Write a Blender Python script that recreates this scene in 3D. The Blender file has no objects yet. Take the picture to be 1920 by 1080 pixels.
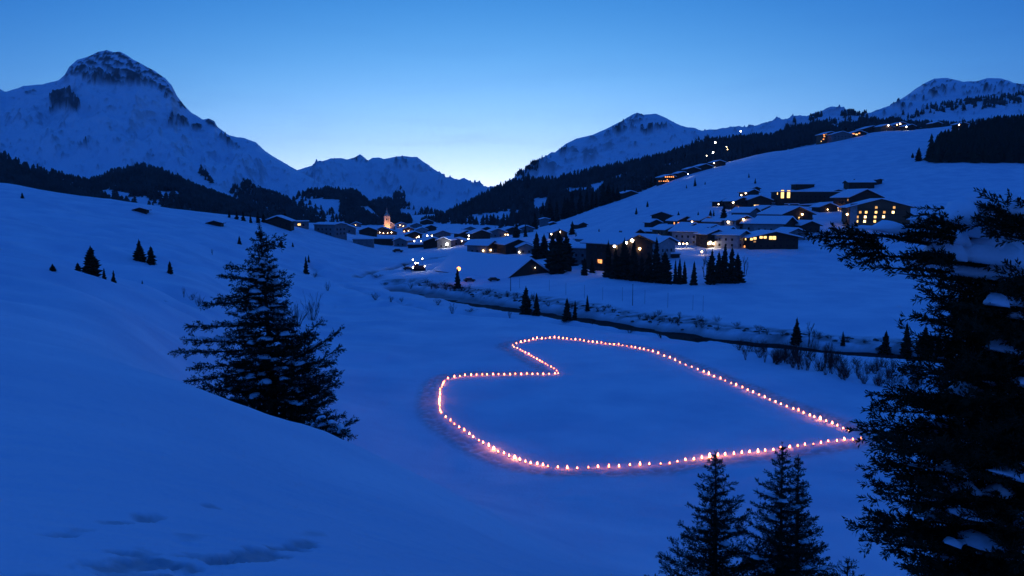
import bpy, math, random
import numpy as np
from mathutils import Vector, Matrix

# ------------------------------------------------------------------ camera, sky, exposure
sc = bpy.context.scene
COL = sc.collection
F_PX = 1478.0                                   # focal length in pixels of a 1920 wide picture
PITCH = math.atan(155.0 / F_PX)                 # the lens looks a little down into the valley
cam_d = bpy.data.cameras.new('camera')
cam = bpy.data.objects.new('camera', cam_d)
COL.objects.link(cam)
cam_d.sensor_width = 36.0
cam_d.angle = 2 * math.atan(960.0 / F_PX)
cam_d.clip_start = 0.1
cam_d.clip_end = 30000
cam.location = (0, 0, 0)
cam.rotation_euler = (math.pi / 2 - PITCH, 0, 0)
sc.camera = cam
sc.render.engine = 'CYCLES'
sc.cycles.use_denoising = True
sc.cycles.max_bounces = 5
sc.cycles.diffuse_bounces = 3
sc.cycles.glossy_bounces = 2
sc.cycles.transparent_max_bounces = 4
sc.cycles.sample_clamp_indirect = 4.0
sc.view_settings.view_transform = 'Standard'
sc.view_settings.look = 'None'
sc.view_settings.gamma = 1.0
sc.view_settings.use_curve_mapping = False
sc.view_settings.exposure = 0.0

world = bpy.data.worlds.new('World')
sc.world = world
world.use_nodes = True


def build_sky(nt):
    """Dusk sky: deep blue dome, after-glow of the set sun low over the end of the valley."""
    N, L = nt.nodes, nt.links
    N.clear()

    def math_(op, a, b=None):
        n = N.new('ShaderNodeMath'); n.operation = op
        for i, v in enumerate((a, b)):
            if v is None: continue
            if isinstance(v, (int, float)): n.inputs[i].default_value = v
            else: L.new(v, n.inputs[i])
        return n.outputs[0]
    tc = N.new('ShaderNodeTexCoord')
    nrm = N.new('ShaderNodeVectorMath'); nrm.operation = 'NORMALIZE'
    L.new(tc.outputs['Generated'], nrm.inputs[0])
    sep = N.new('ShaderNodeSeparateXYZ'); L.new(nrm.outputs[0], sep.inputs[0])
    x, y, z = sep.outputs
    el = math_('ABSOLUTE', math_('MULTIPLY', math_('ARCSINE', z), 57.2958))
    hor = math_('MAXIMUM', math_('SQRT', math_('ADD', math_('MULTIPLY', x, x), math_('MULTIPLY', y, y))), 0.001)
    ga = math.radians(-2.0)
    c = math_('DIVIDE', math_('ADD', math_('MULTIPLY', x, math.sin(ga)), math_('MULTIPLY', y, math.cos(ga))), hor)
    # faint wisps of cloud low over the horizon
    mp = N.new('ShaderNodeMapping'); mp.inputs['Scale'].default_value = (5.0, 5.0, 42.0)
    L.new(nrm.outputs[0], mp.inputs[0])
    ns = N.new('ShaderNodeTexNoise'); ns.inputs['Scale'].default_value = 1.0
    ns.inputs['Detail'].default_value = 4.0
    L.new(mp.outputs[0], ns.inputs['Vector'])
    wisp = math_('MULTIPLY', math_('MAXIMUM', math_('SUBTRACT', ns.outputs[0], 0.52), 0.0), -1.1)
    wisp = math_('ADD', math_('MULTIPLY', wisp, math_('EXPONENT', math_('MULTIPLY', el, -0.16))), 1.0)
    chans = []
    for base, amp, s, kaz in SKY_CHANNELS:
        az = math_('EXPONENT', math_('MULTIPLY', math_('SUBTRACT', c, 1.0), kaz))
        az = math_('ADD', math_('MULTIPLY', az, 0.93), 0.07)
        g = math_('MULTIPLY', math_('MULTIPLY', math_('EXPONENT', math_('MULTIPLY', el, -1.0 / s)), amp), az)
        chans.append(math_('ADD', math_('MULTIPLY', g, wisp), base))
    cmb = N.new('ShaderNodeCombineColor')
    for i in range(3): L.new(chans[i], cmb.inputs[i])
    bg = N.new('ShaderNodeBackground'); bg.inputs[1].default_value = 1.0
    L.new(cmb.outputs[0], bg.inputs[0])
    out = N.new('ShaderNodeOutputWorld'); L.new(bg.outputs[0], out.inputs[0])


SKY_CHANNELS = ((0.0100, 1.85, 4.05, 8.6), (0.085, 1.76, 7.0, 6.0), (0.44, 1.85, 9.0, 5.0))
build_sky(world.node_tree)

# ------------------------------------------------------------------ small helpers
CP, SP = math.cos(PITCH), math.sin(PITCH)


def ray(px, py):
    """Slopes (X per Y, Z per Y) of the sight line through a pixel of the 1920x1080 photograph."""
    u = (np.asarray(px, float) - 960.0) / F_PX
    v = (540.0 - np.asarray(py, float)) / F_PX
    den = CP + SP * v
    return u / den, (-SP + CP * v) / den


def project(x, y, z):
    d = y * CP - z * SP
    return 960 + F_PX * x / d, 540 - F_PX * (y * SP + z * CP) / d


def at(px, py, Y):
    a, e = ray(px, py)
    return Vector((float(a) * Y, Y, float(e) * Y))


def interp(pts):
    xs = np.array([p[0] for p in pts], float); ys = np.array([p[1] for p in pts], float)
    return lambda q: np.interp(q, xs, ys)


_perm = {}


def pnoise(x, y, seed=0):
    if seed not in _perm:
        r = np.random.RandomState(seed)
        _perm[seed] = (r.permutation(4096), r.rand(4096) * 2 * np.pi)
    P, A = _perm[seed]
    x = np.asarray(x, float); y = np.asarray(y, float)
    xi = np.floor(x).astype(np.int64); yi = np.floor(y).astype(np.int64)
    xf = x - xi; yf = y - yi
    u = xf * xf * xf * (xf * (xf * 6 - 15) + 10); v = yf * yf * yf * (yf * (yf * 6 - 15) + 10)

    def g(ix, iy, dx, dy):
        h = A[P[(P[ix & 4095] + iy) & 4095]]
        return np.cos(h) * dx + np.sin(h) * dy
    n00 = g(xi, yi, xf, yf); n10 = g(xi + 1, yi, xf - 1, yf)
    n01 = g(xi, yi + 1, xf, yf - 1); n11 = g(xi + 1, yi + 1, xf - 1, yf - 1)
    return (n00 * (1 - u) + n10 * u) * (1 - v) + (n01 * (1 - u) + n11 * u) * v


def fbm(x, y, seed=0, octs=4, gain=0.5):
    s = 0; a = 1.0; f = 1.0
    for k in range(octs):
        s = s + a * pnoise(x * f, y * f, seed + k); a *= gain; f *= 2.03
    return s


def ridged(x, y, seed=0, octs=5, gain=0.42):
    s = 0; a = 1.0; f = 1.0
    for k in range(octs):
        s = s + a * (1 - 2.2 * np.abs(pnoise(x * f, y * f, seed + k))); a *= gain; f *= 2.07
    return s


def inside(px, py, poly):
    px = np.asarray(px); py = np.asarray(py)
    c = np.zeros(px.shape, bool)
    n = len(poly)
    for i in range(n):
        x1, y1 = poly[i]; x2, y2 = poly[(i + 1) % n]
        if y1 == y2: continue
        c ^= ((y1 > py) != (y2 > py)) & (px < (x2 - x1) * (py - y1) / (y2 - y1) + x1)
    return c


def mesh_np(name, V, faces, mat=None, smooth=False):
    """faces: list of integer arrays (n, k), one array per polygon size."""
    me = bpy.data.meshes.new(name)
    V = np.asarray(V, np.float32)
    faces = [np.asarray(f, np.int32) for f in faces if len(f)]
    nl = sum(f.size for f in faces); npoly = sum(len(f) for f in faces)
    me.vertices.add(len(V)); me.vertices.foreach_set('co', V.ravel())
    me.loops.add(nl); me.loops.foreach_set('vertex_index', np.concatenate([f.ravel() for f in faces]))
    me.polygons.add(npoly)
    tot = np.concatenate([np.full(len(f), f.shape[1], np.int32) for f in faces])
    st = np.concatenate([[0], np.cumsum(tot)[:-1]]).astype(np.int32)
    me.polygons.foreach_set('loop_start', st)
    me.polygons.foreach_set('use_smooth', np.full(npoly, smooth, bool))
    me.update(calc_edges=True)
    if mat is not None: me.materials.append(mat)
    return me


def link(name, data, parent=None, loc=None):
    o = bpy.data.objects.new(name, data)
    COL.objects.link(o)
    if parent is not None: o.parent = parent
    if loc is not None: o.location = loc
    return o


def tag(o, label=None, cat=None, group=None, kind=None):
    if label: o['label'] = label
    if cat: o['category'] = cat
    if group: o['group'] = group
    if kind: o['kind'] = kind
    return o


def thing(name, label, cat, loc, rz=0.0, group=None):
    o = link(name, None, None, loc)
    o.rotation_euler = (0, 0, rz)
    return tag(o, label, cat, group)


def copy_tree(o, parent=None):
    c = o.copy(); COL.objects.link(c); c.parent = parent
    for ch in [k for k in KIDS.get(o.name, [])]:
        copy_tree(ch, c)
    return c


KIDS = {}


class MB:
    """Collects boxes, prisms and tubes for one mesh."""

    def __init__(self): self.v = []; self.f = []

    def add(self, vs, fs):
        n = len(self.v); self.v += [tuple(p) for p in vs]
        self.f += [tuple(i + n for i in f) for f in fs]
        return self

    def box(self, c, s, rz=0.0):
        x, y, z = s[0] / 2, s[1] / 2, s[2] / 2
        vs = [(-x, -y, -z), (x, -y, -z), (x, y, -z), (-x, y, -z), (-x, -y, z), (x, -y, z), (x, y, z), (-x, y, z)]
        if rz:
            cc, ss = math.cos(rz), math.sin(rz)
            vs = [(a * cc - b * ss, a * ss + b * cc, d) for a, b, d in vs]
        vs = [(a + c[0], b + c[1], d + c[2]) for a, b, d in vs]
        return self.add(vs, [(0, 3, 2, 1), (4, 5, 6, 7), (0, 1, 5, 4), (1, 2, 6, 5), (2, 3, 7, 6), (3, 0, 4, 7)])

    def prism_y(self, poly, y0, y1):
        """Polygon of (x, z) swept along y; counter-clockwise seen from -y."""
        n = len(poly)
        vs = [(x, y0, z) for x, z in poly] + [(x, y1, z) for x, z in poly]
        fs = [tuple(range(n)), tuple(range(2 * n - 1, n - 1, -1))]
        fs += [(i, i + n, (i + 1) % n + n, (i + 1) % n) for i in range(n)]
        return self.add(vs, fs)

    def tube(self, pts, radii, n=6, caps=True):
        pts = [Vector(p) for p in pts]
        rings = []
        for i, p in enumerate(pts):
            d = (pts[min(i + 1, len(pts) - 1)] - pts[max(i - 1, 0)]).normalized()
            a = d.cross(Vector((0.3, 0.9, 0.2))).normalized(); b = d.cross(a)
            r = radii[i] if hasattr(radii, '__len__') else radii
            rings.append([p + (a * math.cos(t) + b * math.sin(t)) * r for t in [2 * math.pi * k / n for k in range(n)]])
        vs = [q for r in rings for q in r]
        fs = []
        for i in range(len(rings) - 1):
            for k in range(n):
                fs.append((i * n + k, i * n + (k + 1) % n, (i + 1) * n + (k + 1) % n, (i + 1) * n + k))
        if caps:
            fs.append(tuple(range(n - 1, -1, -1))); m = (len(rings) - 1) * n
            fs.append(tuple(m + k for k in range(n)))
        return self.add(vs, fs)

    def lathe(self, prof, n=8, c=(0, 0, 0)):
        vs = []; fs = []
        for r, z in prof:
            for k in range(n):
                t = 2 * math.pi * k / n
                vs.append((c[0] + r * math.cos(t), c[1] + r * math.sin(t), c[2] + z))
        for i in range(len(prof) - 1):
            for k in range(n):
                fs.append((i * n + k, i * n + (k + 1) % n, (i + 1) * n + (k + 1) % n, (i + 1) * n + k))
        fs.append(tuple(range(n - 1, -1, -1))); m = (len(prof) - 1) * n
        fs.append(tuple(m + k for k in range(n)))
        return self.add(vs, fs)

    def mesh(self, name, mat, smooth=False):
        me = bpy.data.meshes.new(name)
        me.from_pydata(self.v, [], self.f); me.update()
        if mat is not None: me.materials.append(mat)
        if smooth:
            for p in me.polygons: p.use_smooth = True
        return me

    def obj(self, name, mat, parent=None, smooth=False):
        o = link(name, self.mesh(name, mat, smooth), parent)
        if parent is not None: KIDS.setdefault(parent.name, []).append(o)
        return o


# ------------------------------------------------------------------ materials
def principled(name, col, rough=0.7, spec=0.3):
    m = bpy.data.materials.new(name); m.use_nodes = True
    b = m.node_tree.nodes['Principled BSDF']
    b.inputs['Base Color'].default_value = (*col, 1)
    b.inputs['Roughness'].default_value = rough
    b.inputs['Specular IOR Level'].default_value = spec
    return m


def noisy(name, c0, c1, scale, rough=0.8, spec=0.2, bump=0.0, bump_scale=None, stretch=(1, 1, 1), detail=5.0):
    """Two-tone noise colour with optional fine relief."""
    m = principled(name, c0, rough, spec)
    nt = m.node_tree; N, L = nt.nodes, nt.links; b = N['Principled BSDF']
    tc = N.new('ShaderNodeTexCoord')
    mp = N.new('ShaderNodeMapping'); mp.inputs['Scale'].default_value = stretch
    L.new(tc.outputs['Object'], mp.inputs[0])
    n = N.new('ShaderNodeTexNoise'); n.inputs['Scale'].default_value = scale; n.inputs['Detail'].default_value = detail
    L.new(mp.outputs[0], n.inputs['Vector'])
    r = N.new('ShaderNodeValToRGB')
    r.color_ramp.elements[0].position = 0.35; r.color_ramp.elements[0].color = (*c0, 1)
    r.color_ramp.elements[1].position = 0.65; r.color_ramp.elements[1].color = (*c1, 1)
    L.new(n.outputs[0], r.inputs[0]); L.new(r.outputs[0], b.inputs['Base Color'])
    if bump:
        n2 = N.new('ShaderNodeTexNoise'); n2.inputs['Scale'].default_value = bump_scale or scale * 4
        n2.inputs['Detail'].default_value = 6.0
        L.new(mp.outputs[0], n2.inputs['Vector'])
        bp = N.new('ShaderNodeBump'); bp.inputs['Strength'].default_value = 1.0; bp.inputs['Distance'].default_value = bump
        L.new(n2.outputs[0], bp.inputs['Height']); L.new(bp.outputs[0], b.inputs['Normal'])
    return m


def emitter(name, col, strength, sample=True):
    m = bpy.data.materials.new(name); m.use_nodes = True
    nt = m.node_tree; nt.nodes.clear()
    e = nt.nodes.new('ShaderNodeEmission'); e.inputs[0].default_value = (*col, 1); e.inputs[1].default_value = strength
    o = nt.nodes.new('ShaderNodeOutputMaterial'); nt.links.new(e.outputs[0], o.inputs[0])
    m.cycles.emission_sampling = 'AUTO' if sample else 'NONE'
    return m


def masked(name, mask, c0a, c0b, c1a, c1b, scale, bump, bump_scale):
    """Snow (c0) that gives way to rock, gravel or soiled and shade-painted snow (c1) where the mesh attribute says so."""
    m = noisy(name, c0a, c0b, scale, 0.85, 0.15, bump, bump_scale)
    nt = m.node_tree; N, L = nt.nodes, nt.links; b = N['Principled BSDF']
    old = b.inputs['Base Color'].links[0].from_socket
    at_ = N.new('ShaderNodeAttribute'); at_.attribute_name = mask
    n = N.new('ShaderNodeTexNoise'); n.inputs['Scale'].default_value = scale * 3; n.inputs['Detail'].default_value = 8
    tc = N.new('ShaderNodeTexCoord'); L.new(tc.outputs['Object'], n.inputs['Vector'])
    r = N.new('ShaderNodeValToRGB')
    r.color_ramp.elements[0].color = (*c1a, 1); r.color_ramp.elements[1].color = (*c1b, 1)
    L.new(n.outputs[0], r.inputs[0])
    mx = N.new('ShaderNodeMix'); mx.data_type = 'RGBA'
    L.new(at_.outputs['Fac'], mx.inputs['Factor'])
    L.new(old, mx.inputs['A']); L.new(r.outputs[0], mx.inputs['B'])
    L.new(mx.outputs['Result'], b.inputs['Base Color'])
    return m


M = {}
M['snow'] = masked('snow', 'dirt_shade', (0.62, 0.72, 0.84), (0.79, 0.86, 0.94), (0.13, 0.12, 0.12), (0.42, 0.44, 0.47), 0.09, 0.05, 3.5)
M['snow_thing'] = noisy('snow_thing', (0.70, 0.80, 0.90), (0.78, 0.85, 0.92), 1.2, 0.8, 0.15, 0.02, 9.0)
M['mountain'] = masked('mountain', 'rock', (0.66, 0.77, 0.88), (0.74, 0.82, 0.90), (0.045, 0.045, 0.05), (0.13, 0.13, 0.14), 0.012, 9.0, 0.02)
M['water'] = noisy('water', (0.006, 0.007, 0.008), (0.02, 0.021, 0.022), 0.25, 0.7, 0.05, 0.05, 1.5)
M['stone'] = noisy('stone', (0.035, 0.035, 0.035), (0.09, 0.09, 0.09), 1.2, 0.9, 0.2, 0.1, 3)
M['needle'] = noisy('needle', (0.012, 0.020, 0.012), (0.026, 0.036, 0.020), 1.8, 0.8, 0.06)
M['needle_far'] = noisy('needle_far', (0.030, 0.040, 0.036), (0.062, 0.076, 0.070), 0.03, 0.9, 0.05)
M['bark'] = noisy('bark', (0.03, 0.022, 0.016), (0.06, 0.045, 0.035), 6, 0.9, 0.1, 0.02, 14, (1, 1, 0.25))
M['twig'] = noisy('twig', (0.032, 0.026, 0.022), (0.07, 0.055, 0.046), 4, 0.9, 0.1)
M['wood'] = noisy('wood', (0.035, 0.024, 0.017), (0.07, 0.05, 0.036), 1.5, 0.8, 0.2, 0.02, 6, (6, 6, 0.6))
M['wood_warm'] = noisy('wood_warm', (0.14, 0.075, 0.04), (0.23, 0.13, 0.08), 1.5, 0.8, 0.2, 0.02, 6, (6, 6, 0.6))
M['plaster'] = noisy('plaster', (0.26, 0.26, 0.27), (0.34, 0.34, 0.34), 0.6, 0.9, 0.1, 0.01, 8)
M['plaster_grey'] = noisy('plaster_grey', (0.15, 0.15, 0.16), (0.21, 0.21, 0.21), 0.6, 0.9, 0.1, 0.01, 8)
M['tower_stone'] = noisy('tower_stone', (0.42, 0.36, 0.28), (0.5, 0.45, 0.36), 0.8, 0.9, 0.1, 0.03, 3)
M['shingle'] = noisy('shingle', (0.04, 0.035, 0.03), (0.07, 0.06, 0.05), 3, 0.8, 0.2)
M['glass'] = principled('glass', (0.012, 0.014, 0.018), 0.12, 0.35)
M['metal'] = noisy('metal', (0.05, 0.05, 0.055), (0.09, 0.09, 0.095), 5, 0.5, 0.4)
M['pot'] = noisy('pot', (0.16, 0.06, 0.035), (0.24, 0.10, 0.06), 8, 0.8, 0.2)
M['vehicle'] = noisy('vehicle', (0.05, 0.02, 0.018), (0.08, 0.035, 0.03), 3, 0.4, 0.4)
M['rubber'] = principled('rubber', (0.015, 0.015, 0.015), 0.9, 0.2)
M['window_lit'] = emitter('window_lit', (1.0, 0.58, 0.20), 2.4, False)
M['window_orange'] = emitter('window_orange', (1.0, 0.34, 0.10), 2.2, False)
M['window_dim'] = emitter('window_dim', (1.0, 0.50, 0.22), 0.45, False)
M['lamp'] = emitter('lamp', (1.0, 0.78, 0.52), 38.0)
M['lamp_warm'] = emitter('lamp_warm', (1.0, 0.60, 0.26), 26.0)
M['lamp_white'] = emitter('lamp_white', (1.0, 0.95, 0.86), 45.0)
M['window_soft'] = emitter('window_soft', (1.0, 0.50, 0.16), 1.1, False)
M['window_bright'] = emitter('window_bright', (1.0, 0.66, 0.30), 4.5, False)
M['lamp_orange'] = emitter('lamp_orange', (1.0, 0.30, 0.07), 7.0)
M['flame'] = emitter('flame', (1.0, 0.22, 0.09), 24.0)
M['flame_low'] = emitter('flame_low', (1.0, 0.20, 0.07), 15.0)
M['flame_high'] = emitter('flame_high', (1.0, 0.23, 0.09), 34.0)
M['flame_big'] = emitter('flame_big', (1.0, 0.24, 0.08), 50.0)
# ------------------------------------------------------------------ ground: surveyed heights, smooth surface through them
CTRL = []


def ctl(px, py, Y): CTRL.append((px, py, Y))


def ctz(px, Y, Z):
    for _ in range(1):
        a0 = (px - 960) / F_PX; e = Z / Y
        py = float(540 - F_PX * (SP + e * CP) / (CP - e * SP))
        CTRL.append((px, py, Y))


for col in (
    [(-700, 1080, 3.5), (-700, 700, 12), (-700, 540, 50), (-700, 420, 140), (-700, 300, 380), (-700, 380, 700)],
    [(-250, 1080, 3.8), (-250, 820, 9), (-250, 640, 24), (-250, 540, 60), (-250, 450, 130), (-250, 370, 250), (-250, 322, 390), (-250, 360, 600)],
    [(0, 1080, 4), (0, 900, 7.5), (0, 760, 13), (0, 672, 21), (0, 640, 29), (0, 620, 44), (0, 566, 78), (0, 515, 112), (0, 482, 138), (0, 484, 152),
     (0, 455, 180), (0, 420, 235), (0, 385, 305), (0, 349, 390), (0, 366, 470), (0, 392, 760), (0, 398, 1500)],
    [(220, 1080, 4.3), (220, 900, 8.5), (220, 780, 15), (220, 715, 22), (220, 688, 27), (220, 684, 36), (220, 660, 58), (220, 612, 88), (220, 565, 118), (220, 541, 138), (220, 543, 152),
     (220, 505, 180), (220, 462, 232), (220, 420, 315), (220, 378, 420), (220, 396, 520), (220, 402, 900)],
    [(360, 1080, 4.5), (360, 900, 10), (360, 800, 17), (360, 745, 23.5), (360, 726, 27.5), (360, 752, 36), (360, 752, 50), (360, 735, 72),
     (360, 695, 96), (360, 645, 116), (360, 590, 145), (360, 540, 180), (360, 500, 225), (360, 450, 312), (360, 396, 470), (360, 408, 570), (360, 415, 1000)],
    [(480, 1080, 4.8), (480, 930, 10.5), (480, 838, 17), (480, 788, 24), (480, 769, 28), (480, 812, 36), (480, 835, 45), (480, 815, 68),
     (480, 765, 91), (480, 700, 116), (480, 640, 150), (480, 590, 186), (480, 545, 230), (480, 500, 290), (480, 450, 380), (480, 409, 480), (480, 418, 620), (480, 418, 1200)],
    [(600, 1080, 5.2), (600, 950, 11.5), (600, 872, 18.5), (600, 825, 25.5), (600, 808, 29.5), (600, 850, 36), (600, 878, 46), (600, 845, 78),
     (600, 785, 100), (600, 700, 131), (600, 620, 188), (600, 562, 258), (600, 520, 320), (600, 480, 400), (600, 445, 480), (600, 428, 560), (600, 424, 750), (600, 419, 1100)],
    [(720, 1080, 6), (720, 970, 12.5), (720, 905, 20), (720, 864, 28), (720, 862, 32), (720, 905, 45), (720, 868, 85),
     (720, 750, 121), (720, 650, 165), (720, 580, 238), (720, 545, 300), (720, 500, 400), (720, 470, 520), (720, 446, 750), (720, 433, 1050), (720, 420, 1500)],
    [(850, 1080, 7.5), (850, 990, 15), (850, 935, 25), (850, 925, 32), (850, 938, 50)],
    [(960, 1080, 10), (960, 1020, 19), (960, 985, 28), (960, 992, 42), (960, 955, 66)],
    [(1200, 1080, 21)],
    [(860, 462, 520), (860, 441, 700), (860, 421, 1050), (860, 411, 1500)],
    [(1000, 450, 560), (1000, 432, 720), (1000, 428, 850), (1000, 424, 1000), (1000, 420, 1400)],
    [(1120, 470, 420), (1120, 440, 540), (1120, 415, 660), (1120, 389, 850), (1120, 400, 1000), (1120, 405, 1300)],
    [(1280, 458, 420), (1280, 425, 520), (1280, 390, 620), (1280, 360, 760), (1280, 327, 920), (1280, 338, 1080), (1280, 360, 1400)],
    [(1440, 463, 400), (1440, 420, 480), (1440, 385, 580), (1440, 340, 740), (1440, 286, 950), (1440, 300, 1100), (1440, 330, 1400)],
    [(1640, 505, 330), (1640, 455, 420), (1640, 400, 520), (1640, 345, 640), (1640, 290, 820), (1640, 248, 1000), (1640, 264, 1150), (1640, 300, 1400)],
    [(1800, 520, 300), (1800, 440, 410), (1800, 345, 590), (1800, 306, 670), (1800, 268, 830), (1800, 234, 1010), (1800, 250, 1150)],
    [(1940, 500, 300), (1940, 420, 420), (1940, 340, 580), (1940, 305, 670), (1940, 262, 830), (1940, 222, 1010), (1940, 240, 1150)],
    [(2250, 450, 330), (2250, 300, 650), (2250, 200, 1000), (2250, 230, 1200)],
    [(2700, 420, 330), (2700, 250, 650), (2700, 150, 1000)],
):
    for c in col: ctl(*c)
for px in (-700, 0, 480, 960, 1440, 1920, 2500):
    ctz(px, 0.6, -1.75); ctz(px, 1.6, -1.8 - max(0, px - 960) / 960 * 0.35)
for px, Y, Z in ((1200, 12, -6.2), (1200, 35, -18), (1200, 55, -25), (1500, 6, -3.6), (1500, 14, -8), (1500, 55, -26), (1800, 4, -3.0), (1800, 9, -6.4),
                 (1800, 20, -13.5), (1800, 35, -20.5), (1800, 55, -26), (2300, 9, -6.5), (2300, 35, -20), (2300, 70, -29)):
    ctz(px, Y, Z)
for px in (850, 1020, 1200, 1400, 1600, 1850, 2300):
    for Y in (86, 105, 128, 155): ctz(px, Y, -30.0)
for px, Y, Z in ((850, 190, -30.6), (1020, 190, -30.3), (1200, 188, -30.3), (1400, 180, -30.4), (1600, 170, -30.6),
                 (850, 235, -31.6), (1020, 225, -31.2), (1200, 215, -31.0), (1850, 175, -30.5),
                 (850, 300, -30.3), (860, 360, -29), (860, 430, -28.2), (1000, 280, -28.6), (1000, 320, -27.2), (1000, 420, -26.6), (1120, 262, -28.0), (1120, 310, -27), (1120, 360, -26),
                 (1280, 240, -28.2), (1280, 290, -27.2), (1280, 350, -25.5), (1440, 225, -28.3), (1440, 275, -27.3), (1440, 330, -25.3),
                 (1640, 205, -28.8), (1640, 250, -27.6), (1850, 200, -29), (1850, 240, -27.5), (2300, 150, -30), (2300, 220, -26)):
    ctz(px, Y, Z)
_c = np.array(CTRL, float)
_a, _e = ray(_c[:, 0], _c[:, 1])
KA = 2.6
_P = np.stack([_a * KA, np.log(_c[:, 2])], 1)


def _tps(d2): return 0.5 * d2 * np.log(d2 + 1e-12)


_n = len(_P)
_K = _tps(((_P[:, None] - _P[None]) ** 2).sum(-1)) + np.eye(_n) * 2e-4
_Q = np.concatenate([np.ones((_n, 1)), _P], 1)
_A = np.zeros((_n + 3, _n + 3)); _A[:_n, :_n] = _K; _A[:_n, _n:] = _Q; _A[_n:, :_n] = _Q.T
_W = np.linalg.solve(_A, np.concatenate([_e, np.zeros(3)]))


def base_slope(a, s):
    a = np.asarray(a, float); s = np.asarray(s, float)
    sh = a.shape; a = a.ravel() * KA; s = s.ravel()
    out = np.empty(a.shape)
    for i in range(0, len(a), 40000):
        A = a[i:i + 40000]; S = s[i:i + 40000]
        d2 = (A[:, None] - _P[None, :, 0]) ** 2 + (S[:, None] - _P[None, :, 1]) ** 2
        out[i:i + 40000] = _tps(d2) @ _W[:_n] + _W[_n] + _W[_n + 1] * A + _W[_n + 2] * S
    return out.reshape(sh)


def seg_dist(x, y, line):
    """Distance to a polyline and signed side of the nearest segment."""
    best = np.full(x.shape, 1e9); side = np.zeros(x.shape); along = np.zeros(x.shape); acc = 0.0
    for (x1, y1), (x2, y2) in zip(line[:-1], line[1:]):
        dx, dy = x2 - x1, y2 - y1; L = math.hypot(dx, dy)
        t = np.clip(((x - x1) * dx + (y - y1) * dy) / (L * L), 0, 1)
        d = np.hypot(x - x1 - t * dx, y - y1 - t * dy)
        m = d < best
        best = np.where(m, d, best)
        side = np.where(m, np.sign(dx * (y - y1) - dy * (x - x1)), side)
        along = np.where(m, acc + t * L, along)
        acc += L
    return best, side, along


def z_rough(x, y):
    y = np.maximum(y, 0.3)
    return base_slope(x / y, np.log(y)) * y


def hit_rough(px, py, y0, y1, fn=None):
    """First point where the sight line meets the ground between two distances."""
    fn = fn or z_rough
    a, e = ray(px, py)
    Y = np.exp(np.linspace(math.log(y0), math.log(y1), 700))
    gap = e * Y - fn(a * Y, Y)
    k = np.where((gap[:-1] > 0) & (gap[1:] <= 0))[0]
    if len(k) == 0:
        i = int(np.argmin(np.abs(gap))); yy = Y[i]
    else:
        i = k[0]; t = gap[i] / (gap[i] - gap[i + 1]); yy = Y[i] + t * (Y[i + 1] - Y[i])
    return Vector((float(a) * yy, yy, float(fn(np.array([a * yy]), np.array([yy]))[0])))


# stream, lane and trampled line of the heart, laid out on the ground
STREAM_PX = [(1960, 672), (1800, 668), (1640, 655), (1480, 641), (1300, 622), (1150, 600), (1000, 577), (880, 560), (800, 548), (740, 539)]
STREAM = [tuple(hit_rough(px, py, 120, 420)[:2]) for px, py in STREAM_PX]
BROOK = [tuple(hit_rough(px, py, 200, 700)[:2]) for px, py in [(672, 524), (700, 512), (740, 503), (780, 494), (830, 482)]]
LANE = [tuple(hit_rough(px, py, 120, 420)[:2]) for px, py in [(1330, 640), (1180, 622), (1020, 600), (900, 590), (800, 580), (710, 562), (640, 538), (600, 522), (588, 500)]]
FOLDS = [([tuple(hit_rough(px, py, 60, 420)[:2]) for px, py in l], k) for l, k in (([(-150, 452), (0, 481), (100, 505), (220, 541), (330, 578), (400, 606)], 1.0), ([(120, 452), (200, 470), (262, 492), (330, 509), (430, 520)], .9), ([(-100, 408), (100, 428), (260, 452), (400, 470)], .7),
    ([(430, 545), (520, 560), (590, 575), (640, 600)], .6))]
HEART_PX = {
    'notch': ([(1047, 697), (1040, 690), (1022, 679), (1005, 670), (990, 661), (975, 653), (964, 648)], 17),
    'far_lobe': ([(961, 645), (972, 640), (983, 637), (997, 634), (1019, 631.5), (1041, 630.5), (1063, 632.5), (1088, 635), (1122, 640), (1156, 643.5), (1186, 648), (1215, 653.5)], 33),
    'far_edge': ([(1224, 656), (1259, 670), (1312, 692), (1350, 707), (1391, 724), (1428, 740), (1459, 753), (1489, 765), (1523, 778), (1559, 792), (1592, 805)], 36),
    'near_edge': ([(1613, 820), (1585, 822.5), (1556, 825.5), (1521, 830.5), (1480, 837), (1446, 841.5), (1398, 847), (1363, 851), (1330, 855), (1292, 860.5), (1256, 866)], 25),
    'bottom': ([(1238, 868), (1199, 870), (1162, 873), (1120, 874.5), (1081, 875.6), (1045, 875)], 11),
    'near_lobe': ([(1028, 873), (1012, 870), (979, 862), (945, 849), (913, 834), (891, 820), (874, 808), (858, 798), (837, 781), (828, 772)], 22),
    'lobe_side': ([(826, 768), (824, 756), (824, 745), (825, 735), (827, 725), (833, 712.5)], 14),
    'lobe_top': ([(841, 707), (862, 703), (891, 700.6), (922, 700), (952, 699.5), (985, 699), (1026, 698.6), (1040, 698)], 20),
}
_hp = []
for k in ('notch', 'far_lobe', 'far_edge', 'near_edge', 'bottom', 'near_lobe', 'lobe_side', 'lobe_top'):
    _hp += [tuple(hit_rough(px, py + 4, 70, 210)[:2]) for px, py in HEART_PX[k][0]]
HEART = _hp + [_hp[0]]
PATCHES = [(-0.35, 4.35, 0.55, 0.42), (-2.35, 4.75, 0.62, 0.45), (-1.6, 4.5, 0.6, 0.5), (-3.05, 5.7, 0.4, 0.22), (-0.55, 5.4, 0.2, 0.1), (-2.55, 6.2, 0.25, 0.1), (-3.9, 5.9, 0.3, 0.12),
           (-1.1, 4.35, 0.55, 0.3), (-0.95, 5.5, 0.5, 0.12)]
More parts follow.
